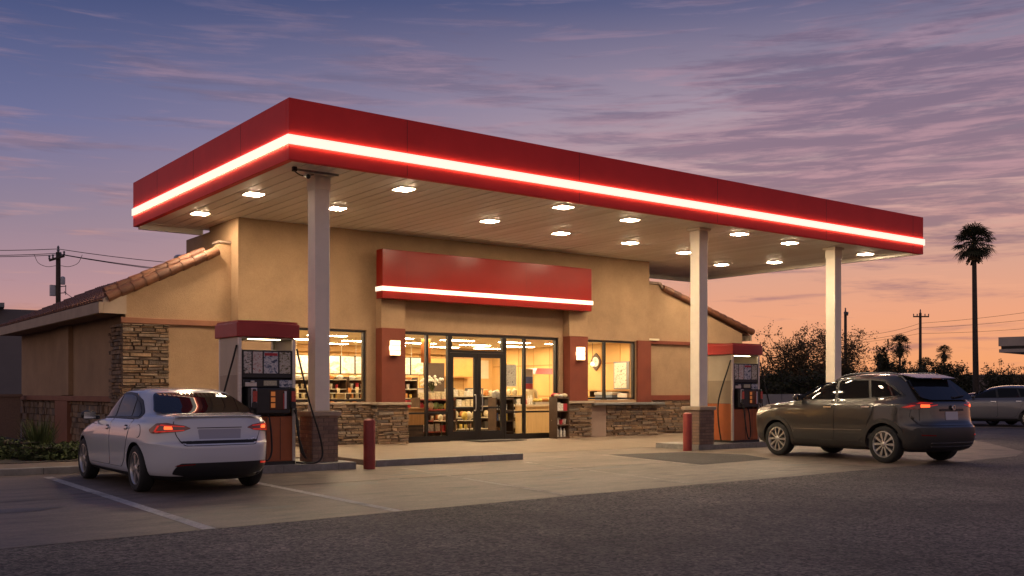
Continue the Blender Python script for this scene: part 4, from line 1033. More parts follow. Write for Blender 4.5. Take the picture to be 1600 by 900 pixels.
def suv_extra(root, sk, pt):
    for sx_ in (-1, 1):
        P = []
        for i in range(15):
            y = .05 - 1.75 * i / 14; h = sk.t.ray_cast(Vector((sx_ * .60, y, 3)), Vector((0, 0, -1)))[0]
            P.append((sx_ * .60, y, (h.z if h else 1.6) + .045 * min(1, i / 1.5, (14 - i) / 1.5) + .004))
        MB().tube(P, .018, 8).build('roof_rail', MATS['grey_metal'], root, smooth=True)
    MB().prism([(-.62, -1.60, 1.690), (-.57, -1.90, 1.625), (.57, -1.90, 1.625), (.62, -1.60, 1.690), (.56, -1.45, 1.712), (-.56, -1.45, 1.712)], (0, 0, .022)).build('roof_spoiler', sp_, root, bevel=.012)
    MB().box(-.14, .14, -1.905, -1.901, 1.628, 1.644).build('high_brake_light', lens_dark, root)
    w_ = MB(); w_.cyl((.12, -2.19, 1.255), (.12, -2.15, 1.27), .03, .03, 10); w_.tube([(.12, -2.185, 1.265), (.34, -2.165, 1.30), (.50, -2.14, 1.305)], [.018, .014, .010], 6)
    w_.build('rear_wiper', trim_black, root)
    e = MB().lathe([(.028, 0), (.052, 0), (.055, .01), (.050, .018), (.030, .018), (.028, 0)], (.02, -2.262, 1.075), 'y', 20); e.v = [Vector((v.x, -2.262 - (v.y + 2.262), v.z)) for v in e.v]
    e.build('emblem', chrome, root, smooth=True)
    pt('silver_strip', [(-.62, .405), (.80, .405), (.80, .422), (-.62, .422)], 'rear', chrome, None, .022, .02); pt('silver_strip', [(-.60, .335), (.78, .335), (.78, .35), (-.60, .35)], 'rear', chrome, None, .022, .02)
    for sx_ in (-1, 1): MB().ball((sx_ * .3, .1, 1.12), 1, 12, 0, (.2, .12, .2))
SUV = dict(paint=sp_, yr=-1.40, yf=1.42, rad=.362, arch=.415, track=.80, tyre=.235, spokes=10, style='one', sill=.36, keys=SUVK, cladding=True, clad_mat=clad,
    glass_frame=rounded([(1.18, 1.20), (.98, 1.27), (.55, 1.475), (.20, 1.60), (-.3, 1.645), (-.9, 1.64), (-1.26, 1.615), (-1.54, 1.48), (-1.82, 1.305), (-1.0, 1.225)], .02),
    side_glass=[rounded([(1.08, 1.22), (.93, 1.285), (.53, 1.465), (.20, 1.575), (-.10, 1.60), (-.16, 1.235)], .02), rounded([(-.24, 1.24), (-.19, 1.605), (-.9, 1.605), (-1.02, 1.26)], .02), rounded([(-1.08, 1.265), (-.97, 1.605), (-1.24, 1.585), (-1.50, 1.46), (-1.74, 1.315)], .015)],
    doors=[rounded([(1.13, 1.20), (1.16, .95), (1.02, .46), (.94, .40), (-.14, .40), (-.19, .48), (-.19, 1.23)], .04), rounded([(-.215, 1.23), (-.215, .48), (-.16, .40), (-.80, .40), (-.93, .50), (-1.06, .82), (-1.14, .98), (-1.20, 1.26)], .04)],
    handles=[(-.04, 1.07), (-1.0, 1.085)], handle_mat=chrome, flap=(-1.62, 1.02, .085),
    side_bits=[(rounded([(.92, .25), (-.92, .25), (-.90, .40), (.92, .40)], .03), 'rocker_cladding', clad), ([(.9, .60), (-.9, .62), (-.9, .635), (.9, .612)], 'crease_highlight', M('suv_highlight', (.20, .17, .14), .3, .5, coat=1)), ([(-2.2, .28), (-1.86, .28), (-1.84, .62), (-2.15, .66)], 'bumper_cladding', clad)],  # highlight along the door crease is painted on as a paler strip
    rear=[('seam', rounded([(-.80, 1.16), (-.83, .90), (-.76, .735), (.76, .735), (.83, .90), (.80, 1.16)], .04), seam_m, .003),
          ('tailgate', rounded([(-.79, 1.165), (-.82, .90), (-.75, .745), (.75, .745), (.82, .90), (.79, 1.165)], .04), sp_, .007),
          ('rear_window', rounded([(-.76, 1.27), (-.70, 1.45), (-.60, 1.62), (.60, 1.62), (.70, 1.45), (.76, 1.27), (.55, 1.225), (-.55, 1.225)], .05), tint, .012),
          ('license_plate', rounded([(-.19, .845), (.17, .845), (.17, 1.0), (-.19, 1.0)], .01), M('plate_white', (.50, .48, .52), .5), .016),
          ('plate_bar', rounded([(-.34, 1.01), (.34, 1.01), (.34, 1.05), (-.34, 1.05)], .01), trim_black, .02),
          ('bumper_cladding', rounded([(-.90, .30), (-.90, .56), (-.80, .70), (.80, .70), (.90, .56), (.90, .30), (.7, .23), (-.7, .23)], .03), clad, .012),
          ('reflector', [(-.82, .55), (-.56, .545), (-.56, .565), (-.82, .575)], lens_dark, .02), ('reflector', [(.56, .545), (.86, .55), (.86, .575), (.56, .565)], lens_glow, .02)],
    front=[('windshield', rounded([(-.72, 1.20), (-.58, 1.56), (.58, 1.56), (.72, 1.20)], .05), tint), ('grille', rounded([(-.5, .62), (-.5, .85), (.5, .85), (.5, .62)], .04), trim_black)],
    lamp=rounded([(.62, 1.08), (.80, 1.165), (1.00, 1.20), (1.22, 1.17), (1.33, 1.13), (1.22, 1.095), (1.0, 1.05), (.80, 1.045)], .02),
    lamp_lit=[(rounded([(.98, 1.08), (1.15, 1.085), (1.15, 1.135), (.98, 1.14)], .01), lens_lit), ([(.66, 1.078), (.80, 1.085), (.90, 1.12), (.82, 1.13)], lens_glow), ([(1.16, 1.10), (1.30, 1.125), (1.30, 1.135), (1.16, 1.118)], lens_glow), ([(.90, 1.15), (1.2, 1.155), (1.2, 1.168), (.98, 1.185)], lens_glow)],
    headlamp=rounded([(-1.18, .88), (-1.10, 1.0), (-.50, 1.06), (-.52, .99), (-.80, .86)], .02), mirror=(.855, .74, 1.26), mirror_mat=sp_, extra=suv_extra)
car(SUV, (19.62, 13.24, .004), R(-7), 'dark bronze suv parked by the right pump with its red tail lamps lit', 'suv', None, 'dark_suv', 1.06)

# ---- cars standing in the far lot
def far_spec(base, paint, lit=True):
    d = dict(base); d.update(paint=paint, sub=3, nq=14, extra=None, flap=None, handles=base['handles'], cladding=False, side_bits=())
    if base is SED: d['rear'] = [r if r[2] is not pw else (r[0], r[1], paint, r[3]) for r in base['rear'] if r[0] in ('rear_window', 'trunk_lid', 'lower_valance')]
    else: d['rear'] = [(r[0], r[1], paint if r[2] is sp_ else r[2], r[3]) for r in base['rear'] if r[0] in ('rear_window', 'tailgate', 'license_plate', 'bumper_cladding')]
    return d
silver = M('silver_paint', (.13, .13, .15), .35, .5, coat=1); redp = M('red_car_paint', (.30, .03, .03), .35, coat=1); whitep = M('pale_paint', (.6, .6, .64), .35, coat=1); darkp = M('dark_paint', (.05, .05, .06), .35, .3, coat=1)
def place(spec, px, d, rz, label, cat, name): 
    p = at(px, d); return car(spec, (p.x, p.y, .004), rz, label, cat, None, name)
place(far_spec(SUV, silver), 1552, 43.2, -TH + R(62), 'silver hatchback in the far lot right of the dark suv', 'car', 'silver_hatchback')
place(far_spec(SUV, whitep), 1588, 56, -TH + R(70), 'pale grey suv in the far lot behind the silver hatchback', 'suv', 'pale_suv')
place(far_spec(SED, redp), 1521, 46, -TH + R(35), 'red car in the far lot just beyond the rear of the dark suv', 'car', 'red_car')
place(far_spec(SED, whitep), 1516, 72, -TH + R(75), 'small white car far off beside the foot of the tall palm', 'car', 'white_car')
place(far_spec(SED, darkp), 1585, 76, -TH + R(80), 'dark car parked furthest back near the low building', 'car', 'dark_car')
# ------------------------------------------------------------ trees, poles, far buildings
def leaf_mat(name, cols): return M(name, cols[0], .75, island=cols, spec=.2)
leaf_dark = leaf_mat('leaf_dark', [(.022, .028, .014), (.04, .045, .022), (.06, .055, .03), (.03, .035, .018)])
leaf_dry = leaf_mat('leaf_dry', [(.09, .062, .036), (.15, .098, .05), (.07, .062, .03), (.12, .075, .042)])
leaf_plant = leaf_mat('leaf_plant', [(.03, .045, .015), (.07, .09, .03), (.05, .065, .025), (.09, .10, .045)])
bark = M('bark', (.06, .045, .035), .9, var=.3, vs=10, bump=.5)
def leafquad(mb, p, s, r):
    d = Vector((r.gauss(0, 1), r.gauss(0, 1), r.gauss(0, .8))).normalized(); e = d.cross(Vector((r.gauss(0, 1), r.gauss(0, 1), r.gauss(0, 1)))).normalized()
    mb.poly([p - d * s, p + e * s * .45, p + d * s, p - e * s * .45])
def bushy(name, label, cat, loc, wd, ht, seed, n=2600, base=.0, ls=.14, mat=None, group=None, airy=.5, trunk=True, limbs=14, tops=None):
    """crown of leaf clumps carried on limbs; airy = how open the upper part is"""
    r = random.Random(seed); L_ = Vector(loc); t = thing(name, label, cat, loc, group)
    tr = MB(); tips = []
    for i in range(limbs):
        a = 2 * math.pi * (i + r.random()) / limbs; rr = wd * .5 * r.uniform(.35, .95); top = ht * r.uniform(.72, .92) * (1 - .42 * (rr / (wd * .5)) ** 2)
        p0 = L_ + Vector((r.uniform(-.15, .15), r.uniform(-.15, .15), 0)); p1 = L_ + Vector((math.cos(a) * rr * .35, math.sin(a) * rr * .35, top * .45)); p2 = L_ + Vector((math.cos(a) * rr * .95, math.sin(a) * rr * .95, top))
        P = bez([p0, p1, p2], 5); tr.tube(P, [max(.012, .05 * ht / 4 * (1 - .85 * k / (len(P) - 1))) for k in range(len(P))], 5)
        tips += P[4:]
        for q in range(9):
            b = P[r.randrange(4, len(P))]; e = b + Vector((r.gauss(0, .16) * wd, r.gauss(0, .16) * wd, abs(r.gauss(.02, .07)) * ht)); m = (b + e) / 2 + Vector((0, 0, -.04 * ht))
            tr.tube([b, m, e], [.02, .014, .006], 4); tips += [m, e]
            for _ in range(3):
                f_ = e + Vector((r.gauss(0, .06) * wd, r.gauss(0, .06) * wd, abs(r.gauss(.0, .04)) * ht)); tr.tube([m.lerp(e, r.random()), f_], [.010, .004], 3); tips.append(f_)
    tr.build('trunk', bark, t)
    cr = MB()
    for i in range(n):
        c = r.choice(tips); s = ls * r.uniform(.6, 1.3)
        hfrac = (c.z - L_.z) / ht
        if r.random() < airy * hfrac * .45: continue
        sp2 = .022 * wd + .07 * wd * (1 - hfrac)
        p = c + Vector((r.gauss(0, sp2), r.gauss(0, sp2), r.gauss(0, .03 * ht)))
        if p.z < L_.z + base: p.z = L_.z + base + r.random() * .4 * ht
        leafquad(cr, p, s, r)
    # skirt of low growth
    for i in range(int(n * .5)):
        a = r.uniform(0, 2 * math.pi); q = wd * .5 * math.sqrt(r.random()); p = L_ + Vector((math.cos(a) * q, math.sin(a) * q, base + r.random() * ht * .55 * (1 - .4 * (q / (wd * .5)) ** 2)))
        leafquad(cr, p, ls * r.uniform(.8, 1.6), r)
    cr.build('crown', mat or leaf_dark, t)
    return t
def fan_palm(label, loc, ht, cr_r, seed, n=44, blades=13, lean=0, rad=.2):
    r = random.Random(seed); L_ = Vector(loc); t = thing('palm_tree', label, 'palm tree', loc, 'fan palms')
    top = L_ + Vector((lean, 0, ht - cr_r * .85))
    P = bez([L_, L_.lerp(top, .4) + Vector((lean * .1, 0, 0)), top], 8)
    MB().tube(P, [rad * (1.35 if k == 0 else 1.15 - .45 * k / (len(P) - 1)) for k in range(len(P))], 12).build('trunk', bark, t, smooth=True)
    cr = MB()
    for i in range(n):
        a = 2 * math.pi * i * .618; el = R(78 - 128 * (i / n) + r.uniform(-9, 9)); d = Vector((math.cos(a) * math.cos(el), math.sin(a) * math.cos(el), math.sin(el)))
        plen = cr_r * r.uniform(.48, .62); hub = top + d * plen - Vector((0, 0, .06 * cr_r)); cr.tube([top, top + d * plen * .5 + Vector((0, 0, .03 * cr_r)), hub], [.03, .022, .016], 4)
        side = d.cross(Vector((0, 0, 1)));  side = side.normalized() if side.length > .05 else Vector((1, 0, 0)); upv = side.cross(d).normalized()
        bl = cr_r * r.uniform(.42, .56)
        for k in range(blades):
            an = R(-100 + 200 * k / (blades - 1)); dr = (d * math.cos(an) + side * math.sin(an)).normalized(); droop = Vector((0, 0, -bl * (.18 + .25 * r.random())))
            w_ = (side * math.cos(an) - d * math.sin(an)) * .032 * cr_r; m = hub + dr * bl * .6; e = hub + dr * bl * r.uniform(.9, 1.1) + droop
            cr.poly([hub, m + w_, e, m - w_])
    cr.build('crown', leaf_dark, t)
    sk = MB()
    for i in range(70):
        a = r.uniform(0, 6.28); z = top.z - r.uniform(0, .55) * cr_r; p = Vector((top.x + math.cos(a) * rad * .6, top.y + math.sin(a) * rad * .6, z)); e = p + Vector((math.cos(a) * .28 * cr_r, math.sin(a) * .28 * cr_r, -.45 * cr_r * r.uniform(.6, 1.2))); s_ = Vector((-math.sin(a), math.cos(a), 0)) * .06 * cr_r
        sk.poly([p - s_ * .3, p + s_ * .3, e + s_, e - s_])
    sk.build('dead_fronds', leaf_dry, t)
    return t
p = at(1526, 60); fan_palm('tall fan palm standing alone at the right against the sunset', p, zat(350, 60), 1.32, 4, 50, 14, -.3, .17)
p = at(1406, 95); fan_palm('small fan palm to the left of the cross armed pole', p, zat(521, 95), 1.25, 5, 34, 11, 0, .13)
p = at(1475, 115); fan_palm('smallest fan palm rising over the bushes right of the cross armed pole', p, zat(538, 115), 1.1, 6, 30, 10, 0, .12)
p = at(1444, 78); fan_palm('squat palm at the foot of the cross armed pole', p, zat(556, 78), 1.0, 7, 26, 9, 0, .15)
TG = 'trees and shrubs beyond the lot'
for (px, d, wpx, ytop, seed, n, airy, mat, nm, lab) in [
    (1240, 54, 112, 513, 21, 19000, .55, leaf_dry, 'desert_tree', 'spreading lacy brown tree left of the third column'),
    (1305, 57, 108, 500, 22, 19000, .6, leaf_dry, 'desert_tree', 'tallest lacy brown tree just behind the third column'),
    (1362, 62, 60, 566, 23, 7000, .25, leaf_dark, 'shrub', 'dark shrub right of the third column'),
    (1380, 80, 28, 533, 24, 6000, .15, leaf_dark, 'slim_tree', 'slim dark pointed tree beyond the dark shrub'),
    (1400, 84, 44, 556, 25, 6000, .2, leaf_dark, 'shrub', 'dark shrub under the small fan palm'),
    (1427, 74, 44, 566, 26, 6000, .25, leaf_dark, 'shrub', 'uneven dark shrub left of the squat palm'),
    (1476, 76, 70, 556, 27, 9000, .25, leaf_dark, 'shrub', 'broad round dark shrub below the smallest palm'),
    (1512, 84, 40, 578, 28, 4000, .3, leaf_dark, 'shrub', 'low dark shrub left of the tall palm trunk'),
    (1562, 70, 64, 562, 29, 6000, .4, leaf_dark, 'shrub', 'wispy dark shrub right of the tall palm trunk'),
    (1606, 66, 40, 572, 30, 4000, .4, leaf_dry, 'shrub', 'thin brown shrub under the far station canopy')]:
    ht = zat(ytop, d); wd = wpx * d / F
    bushy(nm, lab, 'tree' if 'tree' in nm else 'shrub', at(px, d), wd, ht, seed, n, 0, .064 if 'desert' in nm else .085 * d / 70, mat, TG, airy)
for i, (px, d, wpx, yt) in enumerate([(1202, 50, 70, 572), (1262, 51, 78, 566), (1335, 55, 70, 578)]):
    bushy('hedge_shrub', ['low dense dark shrub beside the right pump', 'low dense dark shrub under the lacy trees', 'low dense dark shrub between the third column and the suv roof'][i], 'shrub', at(px, d), wpx * d / F, zat(yt, d), 50 + i, 3600, 0, .10, leaf_dark, TG, .15)
# low plants in the bed at the left
for i, (x, y, w_, h_) in enumerate([(2.9, 21.6, 1.6, .46), (3.9, 22.4, 1.5, .44), (4.7, 21.4, 1.1, .34), (1.6, 23.2, 1.8, .5), (5.5, 22.0, 1.0, .34), (3.4, 23.6, 1.6, .4)]):
    bushy('bed_plant', ['low leafy plant at the front of the bed by the kerb', 'low leafy plant in the middle of the bed', 'low leafy plant nearest the sedan in the bed', 'low leafy plant at the left edge of the bed', 'small leafy plant tight beside the stone corner', 'low leafy plant at the back of the bed by the wall'][i], 'plant', (x, y, .13), w_, h_, 70 + i, 2000, 0, .045, leaf_plant, 'plants in the wall bed', .2)
r = random.Random(5); sm_ = MB()
for i in range(260):
    a = r.uniform(0, 6.28); q = r.uniform(.05, .14); p = Vector((4.75 + math.cos(a) * q, 22.5 + math.sin(a) * q, .13)); e = p + Vector((math.cos(a) * r.uniform(.1, .5), math.sin(a) * r.uniform(.1, .5), r.uniform(.4, .85))); s_ = Vector((-math.sin(a), math.cos(a), 0)) * .008
    m = p.lerp(e, .6) + Vector((0, 0, .06)); sm_.poly([p - s_, p + s_, m + s_, e, m - s_])
tag(sm_.build('spiky_grass', leaf_plant, origin=(4.75, 22.5, .13)), 'spiky clump of grass in the bed left of the sedan', 'plant')
# garden wall and neighbour building at the left
o = MB().box(.5, 6.55, 33.6, 33.9, 0, 1.32).box(.45, 6.6, 33.55, 33.95, 1.322, 1.40).build('block_wall', brick, origin=(3.5, 33.7, 0)); tag(o, 'low brown block wall at the far left beside the store', 'wall')
nb = thing('neighbour_building', 'plain grey flat roofed building beyond the block wall at far left', 'building', at(20, 52))
c0, c1 = at(-160, 50), at(128, 54); u = (c1 - c0).normalized(); v_ = Vector((-u.y, u.x, 0)) * 9
nbm = M('neighbour_wall', (.17, .15, .145), .9, var=.08, vs=.8)
def slab(p0, p1, dv, z0, z1): return MB().prism([(*p0.xy, z0), (*p1.xy, z0), (*(p1 + dv).xy, z0), (*(p0 + dv).xy, z0)], (0, 0, z1 - z0))
slab(c0, c1, v_, 0, 5.62).build('wall', nbm, nb); slab(c0 - u * .1, c1 + u * .1, v_, 5.622, 5.78).build('parapet', nbm, nb)
slab(at(-40, 51), at(7, 51), v_ * .3, 5.785, 6.0).build('roof_unit', grey_metal, nb)
# poles
wood = M('pole_wood', (.07, .052, .04), .9, var=.2, vs=6)
def pole(nm, label, px, d, ytop, cross, extras=False):
    p = at(px, d); h_ = zat(ytop, d); t = thing(nm, label, 'utility pole', p, 'utility poles'); ux = Vector((CS, -SN, 0))
    MB().tube([p, p + Vector((0, 0, h_))], [.13, .10], 10).build('post', wood, t, smooth=True)
    for dz, ln, skew in cross:
        z = h_ - dz; dr = (ux * math.cos(skew) + Vector((SN, CS, 0)) * math.sin(skew)); f_ = Vector((SN, CS, 0)) * -.15
        a, b = p + Vector((0, 0, z)) - dr * ln + f_, p + Vector((0, 0, z + (.25 if skew else 0))) + dr * ln + f_
        MB().tube([a, b], .06, 6).build('crossarm', wood, t)
        for q in (0.02, .25, .75, .98):
            c = a.lerp(b, q); MB().lathe([(.03, 0), (.05, .04), (.03, .09), (.055, .13), (.02, .18)], c + Vector((0, 0, .05)), n=8).build('insulator', grey_metal, t)
    MB().lathe([(.04, 0), (.07, .08), (.04, .15), (.06, .22), (.02, .3)], p + Vector((0, 0, h_)), n=8).build('insulator', grey_metal, t)
    if extras:
        tm = M('transformer', (.45, .45, .48), .5)
        MB().lathe([(.09, 0), (.105, .03), (.105, .32), (.05, .37)], p + Vector((0, 0, h_ - 1.48)) + ux * .21, n=14).build('transformer', tm, t, smooth=True)
        c = p + ux * -.25; MB().box(c.x - .12, c.x + .12, c.y - .1, c.y + .1, h_ - 2.0, h_ - 1.5).build('meter_box', tm, t, bevel=.01)
        for z in (h_ - 1.9, h_ - 1.6): MB().tube([p - ux * .28 + Vector((0, 0, z)), p + ux * .36 + Vector((0, 0, z + .05))], .022, 6).build('bracket', grey_metal, t)
        MB().tube([p + ux * .34 + Vector((0, 0, h_ - 1.95)), p + ux * .34 + Vector((0, 0, h_ - 1.5))], .02, 6).build('cutout', grey_metal, t)
        for s1 in (1, -1):
            P = bez([p + ux * s1 * .12 + Vector((0, 0, h_ - .62)), p + ux * s1 * .5 + Vector((0, 0, h_ - .66)), p + ux * s1 * .9 + Vector((0, 0, h_ - .5)), p + ux * s1 * 1.1 + Vector((0, 0, h_ - .12))], 8); MB().tube(P, .012, 5).build('jumper', black, t)
    return t
pole('utility_pole', 'wooden utility pole with transformer and boxes behind the left tiled roof', 91, 46, 394, [(.42, .32, .5)], True)
pole('utility_pole', 'thin utility pole with one wide crossarm left of the tall palm', 1438, 80, 489, [(.3, .62, 0)])
pole('utility_pole', 'thin utility pole half hidden behind the third column', 1321, 75, 487, [(.25, .14, 0)])
def cable(label, pts, rad=.016, sag=.25):
    P = []
    for (a, b) in zip(pts, pts[1:]):
        for k in range(10):
            t_ = k / 10; q = a.lerp(b, t_); q.z -= sag * 4 * t_ * (1 - t_); P.append(q)
    P.append(pts[-1]); o = MB().tube(P, rad, 5).build('power_cable', black, origin=P[0]); tag(o, label, 'cable', 'overhead cables')
def pz(px, py, d): return at(px, d, zat(py, d))
cable('topmost overhead cable crossing the left pole', [pz(-260, 374, 50), pz(91, 389, 46), pz(470, 418, 52)])
cable('overhead cable running just under the topmost one at the left pole', [pz(-260, 384, 50), pz(88, 396, 45.6), pz(460, 432, 52)])
cable('lower overhead cable behind the left pole crossarm', [pz(-260, 387, 51), pz(96, 398, 46.6), pz(470, 436, 53)])
cable('service cable dropping from the left pole to the tiled roof', [pz(100, 455, 46), pz(124, 470, 43)], .014, .05)
cable('upper overhead cable sloping past the tall palm', [pz(1321, 525, 75), pz(1438, 505, 80), pz(1760, 462, 70)], .013)
cable('middle overhead cable sloping past the tall palm', [pz(1321, 532, 75), pz(1438, 512, 80.2), pz(1760, 478, 70)], .013)
cable('lower overhead cable sloping past the tall palm', [pz(1200, 545, 74), pz(1438, 521, 80.4), pz(1760, 496, 70)], .012)
# station canopy across the road
fc = thing('far_canopy', 'plain concrete edged canopy of another station at the right edge', 'canopy', at(1620, 56))
a, b = at(1560, 55), at(1800, 50); u = (b - a).normalized(); v_ = Vector((-u.y, u.x, 0)) * 7
cm_ = M('far_canopy_wall', (.42, .35, .29), .85, var=.12, vs=1.2)
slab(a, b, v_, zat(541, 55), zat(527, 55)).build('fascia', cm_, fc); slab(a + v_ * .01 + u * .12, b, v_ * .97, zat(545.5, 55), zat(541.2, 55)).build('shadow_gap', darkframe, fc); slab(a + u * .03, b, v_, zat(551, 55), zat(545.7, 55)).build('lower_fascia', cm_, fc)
for k in (.35, .8): q = a.lerp(b, k) + v_ * .5; MB().box(q.x - .2, q.x + .2, q.y - .2, q.y + .2, 0, zat(551, 55)).build('post', cm_, fc)
# low walls and sheds along the far side
fw = M('far_wall', (.20, .155, .135), .9, var=.15, vs=.7); bw = M('pale_block', (.20, .195, .22), .9, var=.1, vs=1.5)
def far_box(nm, label, cat, pa, pb, da, db, depth, ytop, mat, bits=()):
    a, b = at(pa, da), at(pb, db); u = (b - a).normalized(); v_ = Vector((-u.y, u.x, 0)) * depth; t = thing(nm, label, cat, a.lerp(b, .5)); h_ = zat(ytop, (da + db) / 2)
    slab(a, b, v_, 0, h_).build('wall', mat, t); slab(a - u * .1 - v_ * .02, b + u * .1 - v_ * .02, v_ * 1.04, h_ + .002, h_ + .16).build('coping', mat, t)
    L_ = (b - a).length
    for f0, f1, z0, z1, m_ in bits:
        p0, p1 = a + u * L_ * f0, a + u * L_ * f1; n_ = v_.normalized() * .04; slab(p0 - n_, p1 - n_, n_ * .9, z0, z1).build('opening', m_, t)
    return t
far_box('far_building', 'long low brown building behind the far cars at right', 'building', 1448, 1640, 92, 88, 8, 588, fw, [(.1, .16, .3, 2.2, black), (.3, .42, 1.2, 2.4, darkframe), (.55, .62, .2, 2.3, black), (.72, .9, 1.1, 2.5, darkframe)])
far_box('far_building', 'dark low shed behind the shrubs left of the suv', 'building', 1196, 1345, 66, 66, 5, 590, M('shed_wall', (.07, .055, .05), .9, var=.15, vs=.7), [(.12, .3, .2, 2.2, fw), (.45, .58, .5, 2.3, black)])
g = thing('panel_wall', 'low pale block wall between the right pump and the suv', 'wall', at(1215, 43))
for i in range(7):
    a, b = at(1150 + i * 24, 43), at(1150 + i * 24 + 23.4, 43); u = (b - a).normalized(); slab(a, b, Vector((-u.y, u.x, 0)) * .2, 0, 1.38).build('panel', bw, g)
o = MB().lathe([(.06, 0), (.06, .14), (.15, .15), (.16, .24), (.10, .29), (.02, .30)], (0, 0, 0), n=16).build('roof_vent', M('vent_metal', (.4, .42, .48), .4, .6), smooth=True, origin=(0, 0, 0)); o.location = (9.1, 26.75, 4.82); tag(o, 'small grey vent on the ridge of the left tiled roof', 'vent')
# ------------------------------------------------------------ things inside the shop
FZ = .112
wood_o = M('counter_wood', (.36, .17, .05), .5, var=.2, vs=4, stretch=(6, 6, .6)); wood_d = M('shelf_brown', (.075, .04, .022), .6, var=.2, vs=5); shelf_w = M('shelf_cream', (.5, .42, .30), .6); wire = M('wire_black', (.03, .025, .02), .5, .4)
goods = {}
def good(kind):
    if kind in goods: return goods[kind]
    m = MB()
    if kind == 'carton': m.box(-.06, .06, -.05, .05, 0, .17)
    elif kind == 'tin': m.lathe([(.042, 0), (.045, .01), (.045, .11), (.04, .118)], (0, 0, 0), n=12)
    elif kind == 'bottle': m.lathe([(.035, 0), (.038, .01), (.038, .15), (.016, .20), (.016, .235)], (0, 0, 0), n=12)
    elif kind == 'bag':
        m.ball((0, 0, .085), 1, 12, 0, (.085, .045, .095))
    elif kind == 'loaf': m.ball((0, 0, .05), 1, 12, 0, (.11, .06, .055))
    elif kind == 'cup': m.lathe([(.03, 0), (.045, .12), (.048, .125), (.02, .128)], (0, 0, 0), n=12)
    goods[kind] = m; return m
inks = {'white': (.62, .58, .50), 'cream': (.58, .48, .30), 'orange': (.52, .20, .05), 'red': (.42, .05, .035), 'green': (.16, .24, .08), 'brown': (.20, .10, .045), 'blue': (.10, .14, .26), 'yellow': (.55, .40, .08), 'dark': (.045, .035, .03)}
KN = {'carton': 'carton', 'tin': 'tin', 'bottle': 'bottle', 'bag': 'snack bag', 'loaf': 'loaf', 'cup': 'paper cup'}
meshes = {}
MIX = {'white': ('white', 'white', 'cream', 'white', 'red'), 'cream': ('cream', 'cream', 'white', 'orange'), 'orange': ('orange', 'yellow', 'cream'), 'brown': ('brown', 'orange', 'cream', 'yellow'), 'green': ('green', 'yellow', 'cream', 'red'), 'blue': ('blue', 'white', 'yellow', 'cream'), 'red': ('red',), 'dark': ('dark', 'red', 'white'), 'yellow': ('yellow', 'orange')}
def stock(kind, ink0, x0, x1, y, z, step, where, seed, group):
    """a row of goods along X; every piece is an object of its own"""
    r = random.Random(seed); x = x0 + step / 2
    while x < x1 - step / 3:
        ink = r.choice(MIX[ink0])
        key = (kind, ink)
        if key not in meshes:
            src = good(kind); mb = MB(); mb.v = [v.copy() for v in src.v]; mb.f = list(src.f); mb.m = list(src.m)
            o = mb.build(KN[kind].replace(' ', '_'), M('ink_' + ink, inks[ink], .55, var=.35, vs=22), smooth=kind != 'carton'); meshes[key] = o
        else:
            o = meshes[key].copy(); COL.objects.link(o)
        o.location = (x + r.uniform(-.012, .012), y + r.uniform(-.02, .02), z); o.rotation_euler = (0, 0, r.uniform(-.25, .25)); s_ = r.uniform(1.0, 1.4); o.scale = (s_, s_, s_ * r.uniform(.9, 1.1))
        tag(o, '%s %s in the row on the %s' % (ink, KN[kind], where), KN[kind], group); x += step * r.uniform(.9, 1.15)
def shelf_unit(nm, label, x0, x1, y0, y1, levels, top, mat, back=True):
    t = thing(nm, label, 'shelf', ((x0 + x1) / 2, y0, FZ), None)
    for z in levels: MB().box(x0 + .03, x1 - .03, y0 + .01, y1 - .02, z - .03, z).build('shelf_board', mat, t)
    for x in (x0, x1 - .03): MB().box(x, x + .029, y0, y1, FZ, top).build('side_panel', wood_d, t)
    if back: MB().box(x0 + .03, x1 - .03, y1 - .018, y1, FZ, top).build('back_panel', wood_d, t)
    return t
# shelving behind the left window
for u_, (a, b) in enumerate(((12.6, 15.0), (15.04, 17.6))):
    sd = ('left', 'right')[u_]; shelf_unit('wall_shelf', 'brown wall shelving under the menu boards, %s unit' % sd, a, b, 28.5, 28.95, (.55, .95, 1.27, 1.57, 1.87), 1.95, shelf_w)
    for i, (z, kd, ik, nm) in enumerate(((1.87, 'loaf', 'cream', 'top board'), (1.57, 'cup', 'white', 'second board'), (1.27, 'tin', 'orange', 'third board'), (.95, 'loaf', 'brown', 'fourth board'))):
        stock(kd, ik, a + .08, b - .08, 28.65, z, .26 if kd == 'loaf' else .19, '%s of the %s wall shelving' % (nm, sd), 100 + u_ * 9 + i, 'goods on the wall shelving')
bt = thing('menu_board', 'x', 'menu board', (12.5, 27.5, 2.0), 'menu boards'); bl = ['first', 'second', 'third', 'fourth', 'fifth', 'sixth', 'seventh', 'eighth', 'ninth', 'tenth']
menu_m = [picture('menu_sheet_%s' % 'abc'[i], c, 20 + i, 3.2) for i, c in enumerate(([(.72, .62, .44), (.78, .70, .52), (.62, .42, .2), (.76, .68, .5)], [(.74, .66, .5), (.70, .58, .36), (.8, .72, .56), (.55, .36, .12)], [(.8, .72, .55), (.6, .5, .32), (.78, .7, .5)]))]
for m_ in menu_m:
    b_ = m_.node_tree.nodes['Principled BSDF']; b_.inputs['Emission Strength'].default_value = .55
    m_.node_tree.links.new(b_.inputs['Base Color'].links[0].from_socket, b_.inputs['Emission Color'])
MB().box(12.26, 12.74, 27.5, 27.53, 2.0, 2.57).build('frame', darkframe, bt); MB().box(12.28, 12.72, 27.488, 27.499, 2.03, 2.55).build('menu_sheet', menu_m[0], bt); MB().box(12.29, 12.305, 27.51, 27.525, 2.572, 3.138).build('hanger', shelf_w, bt)
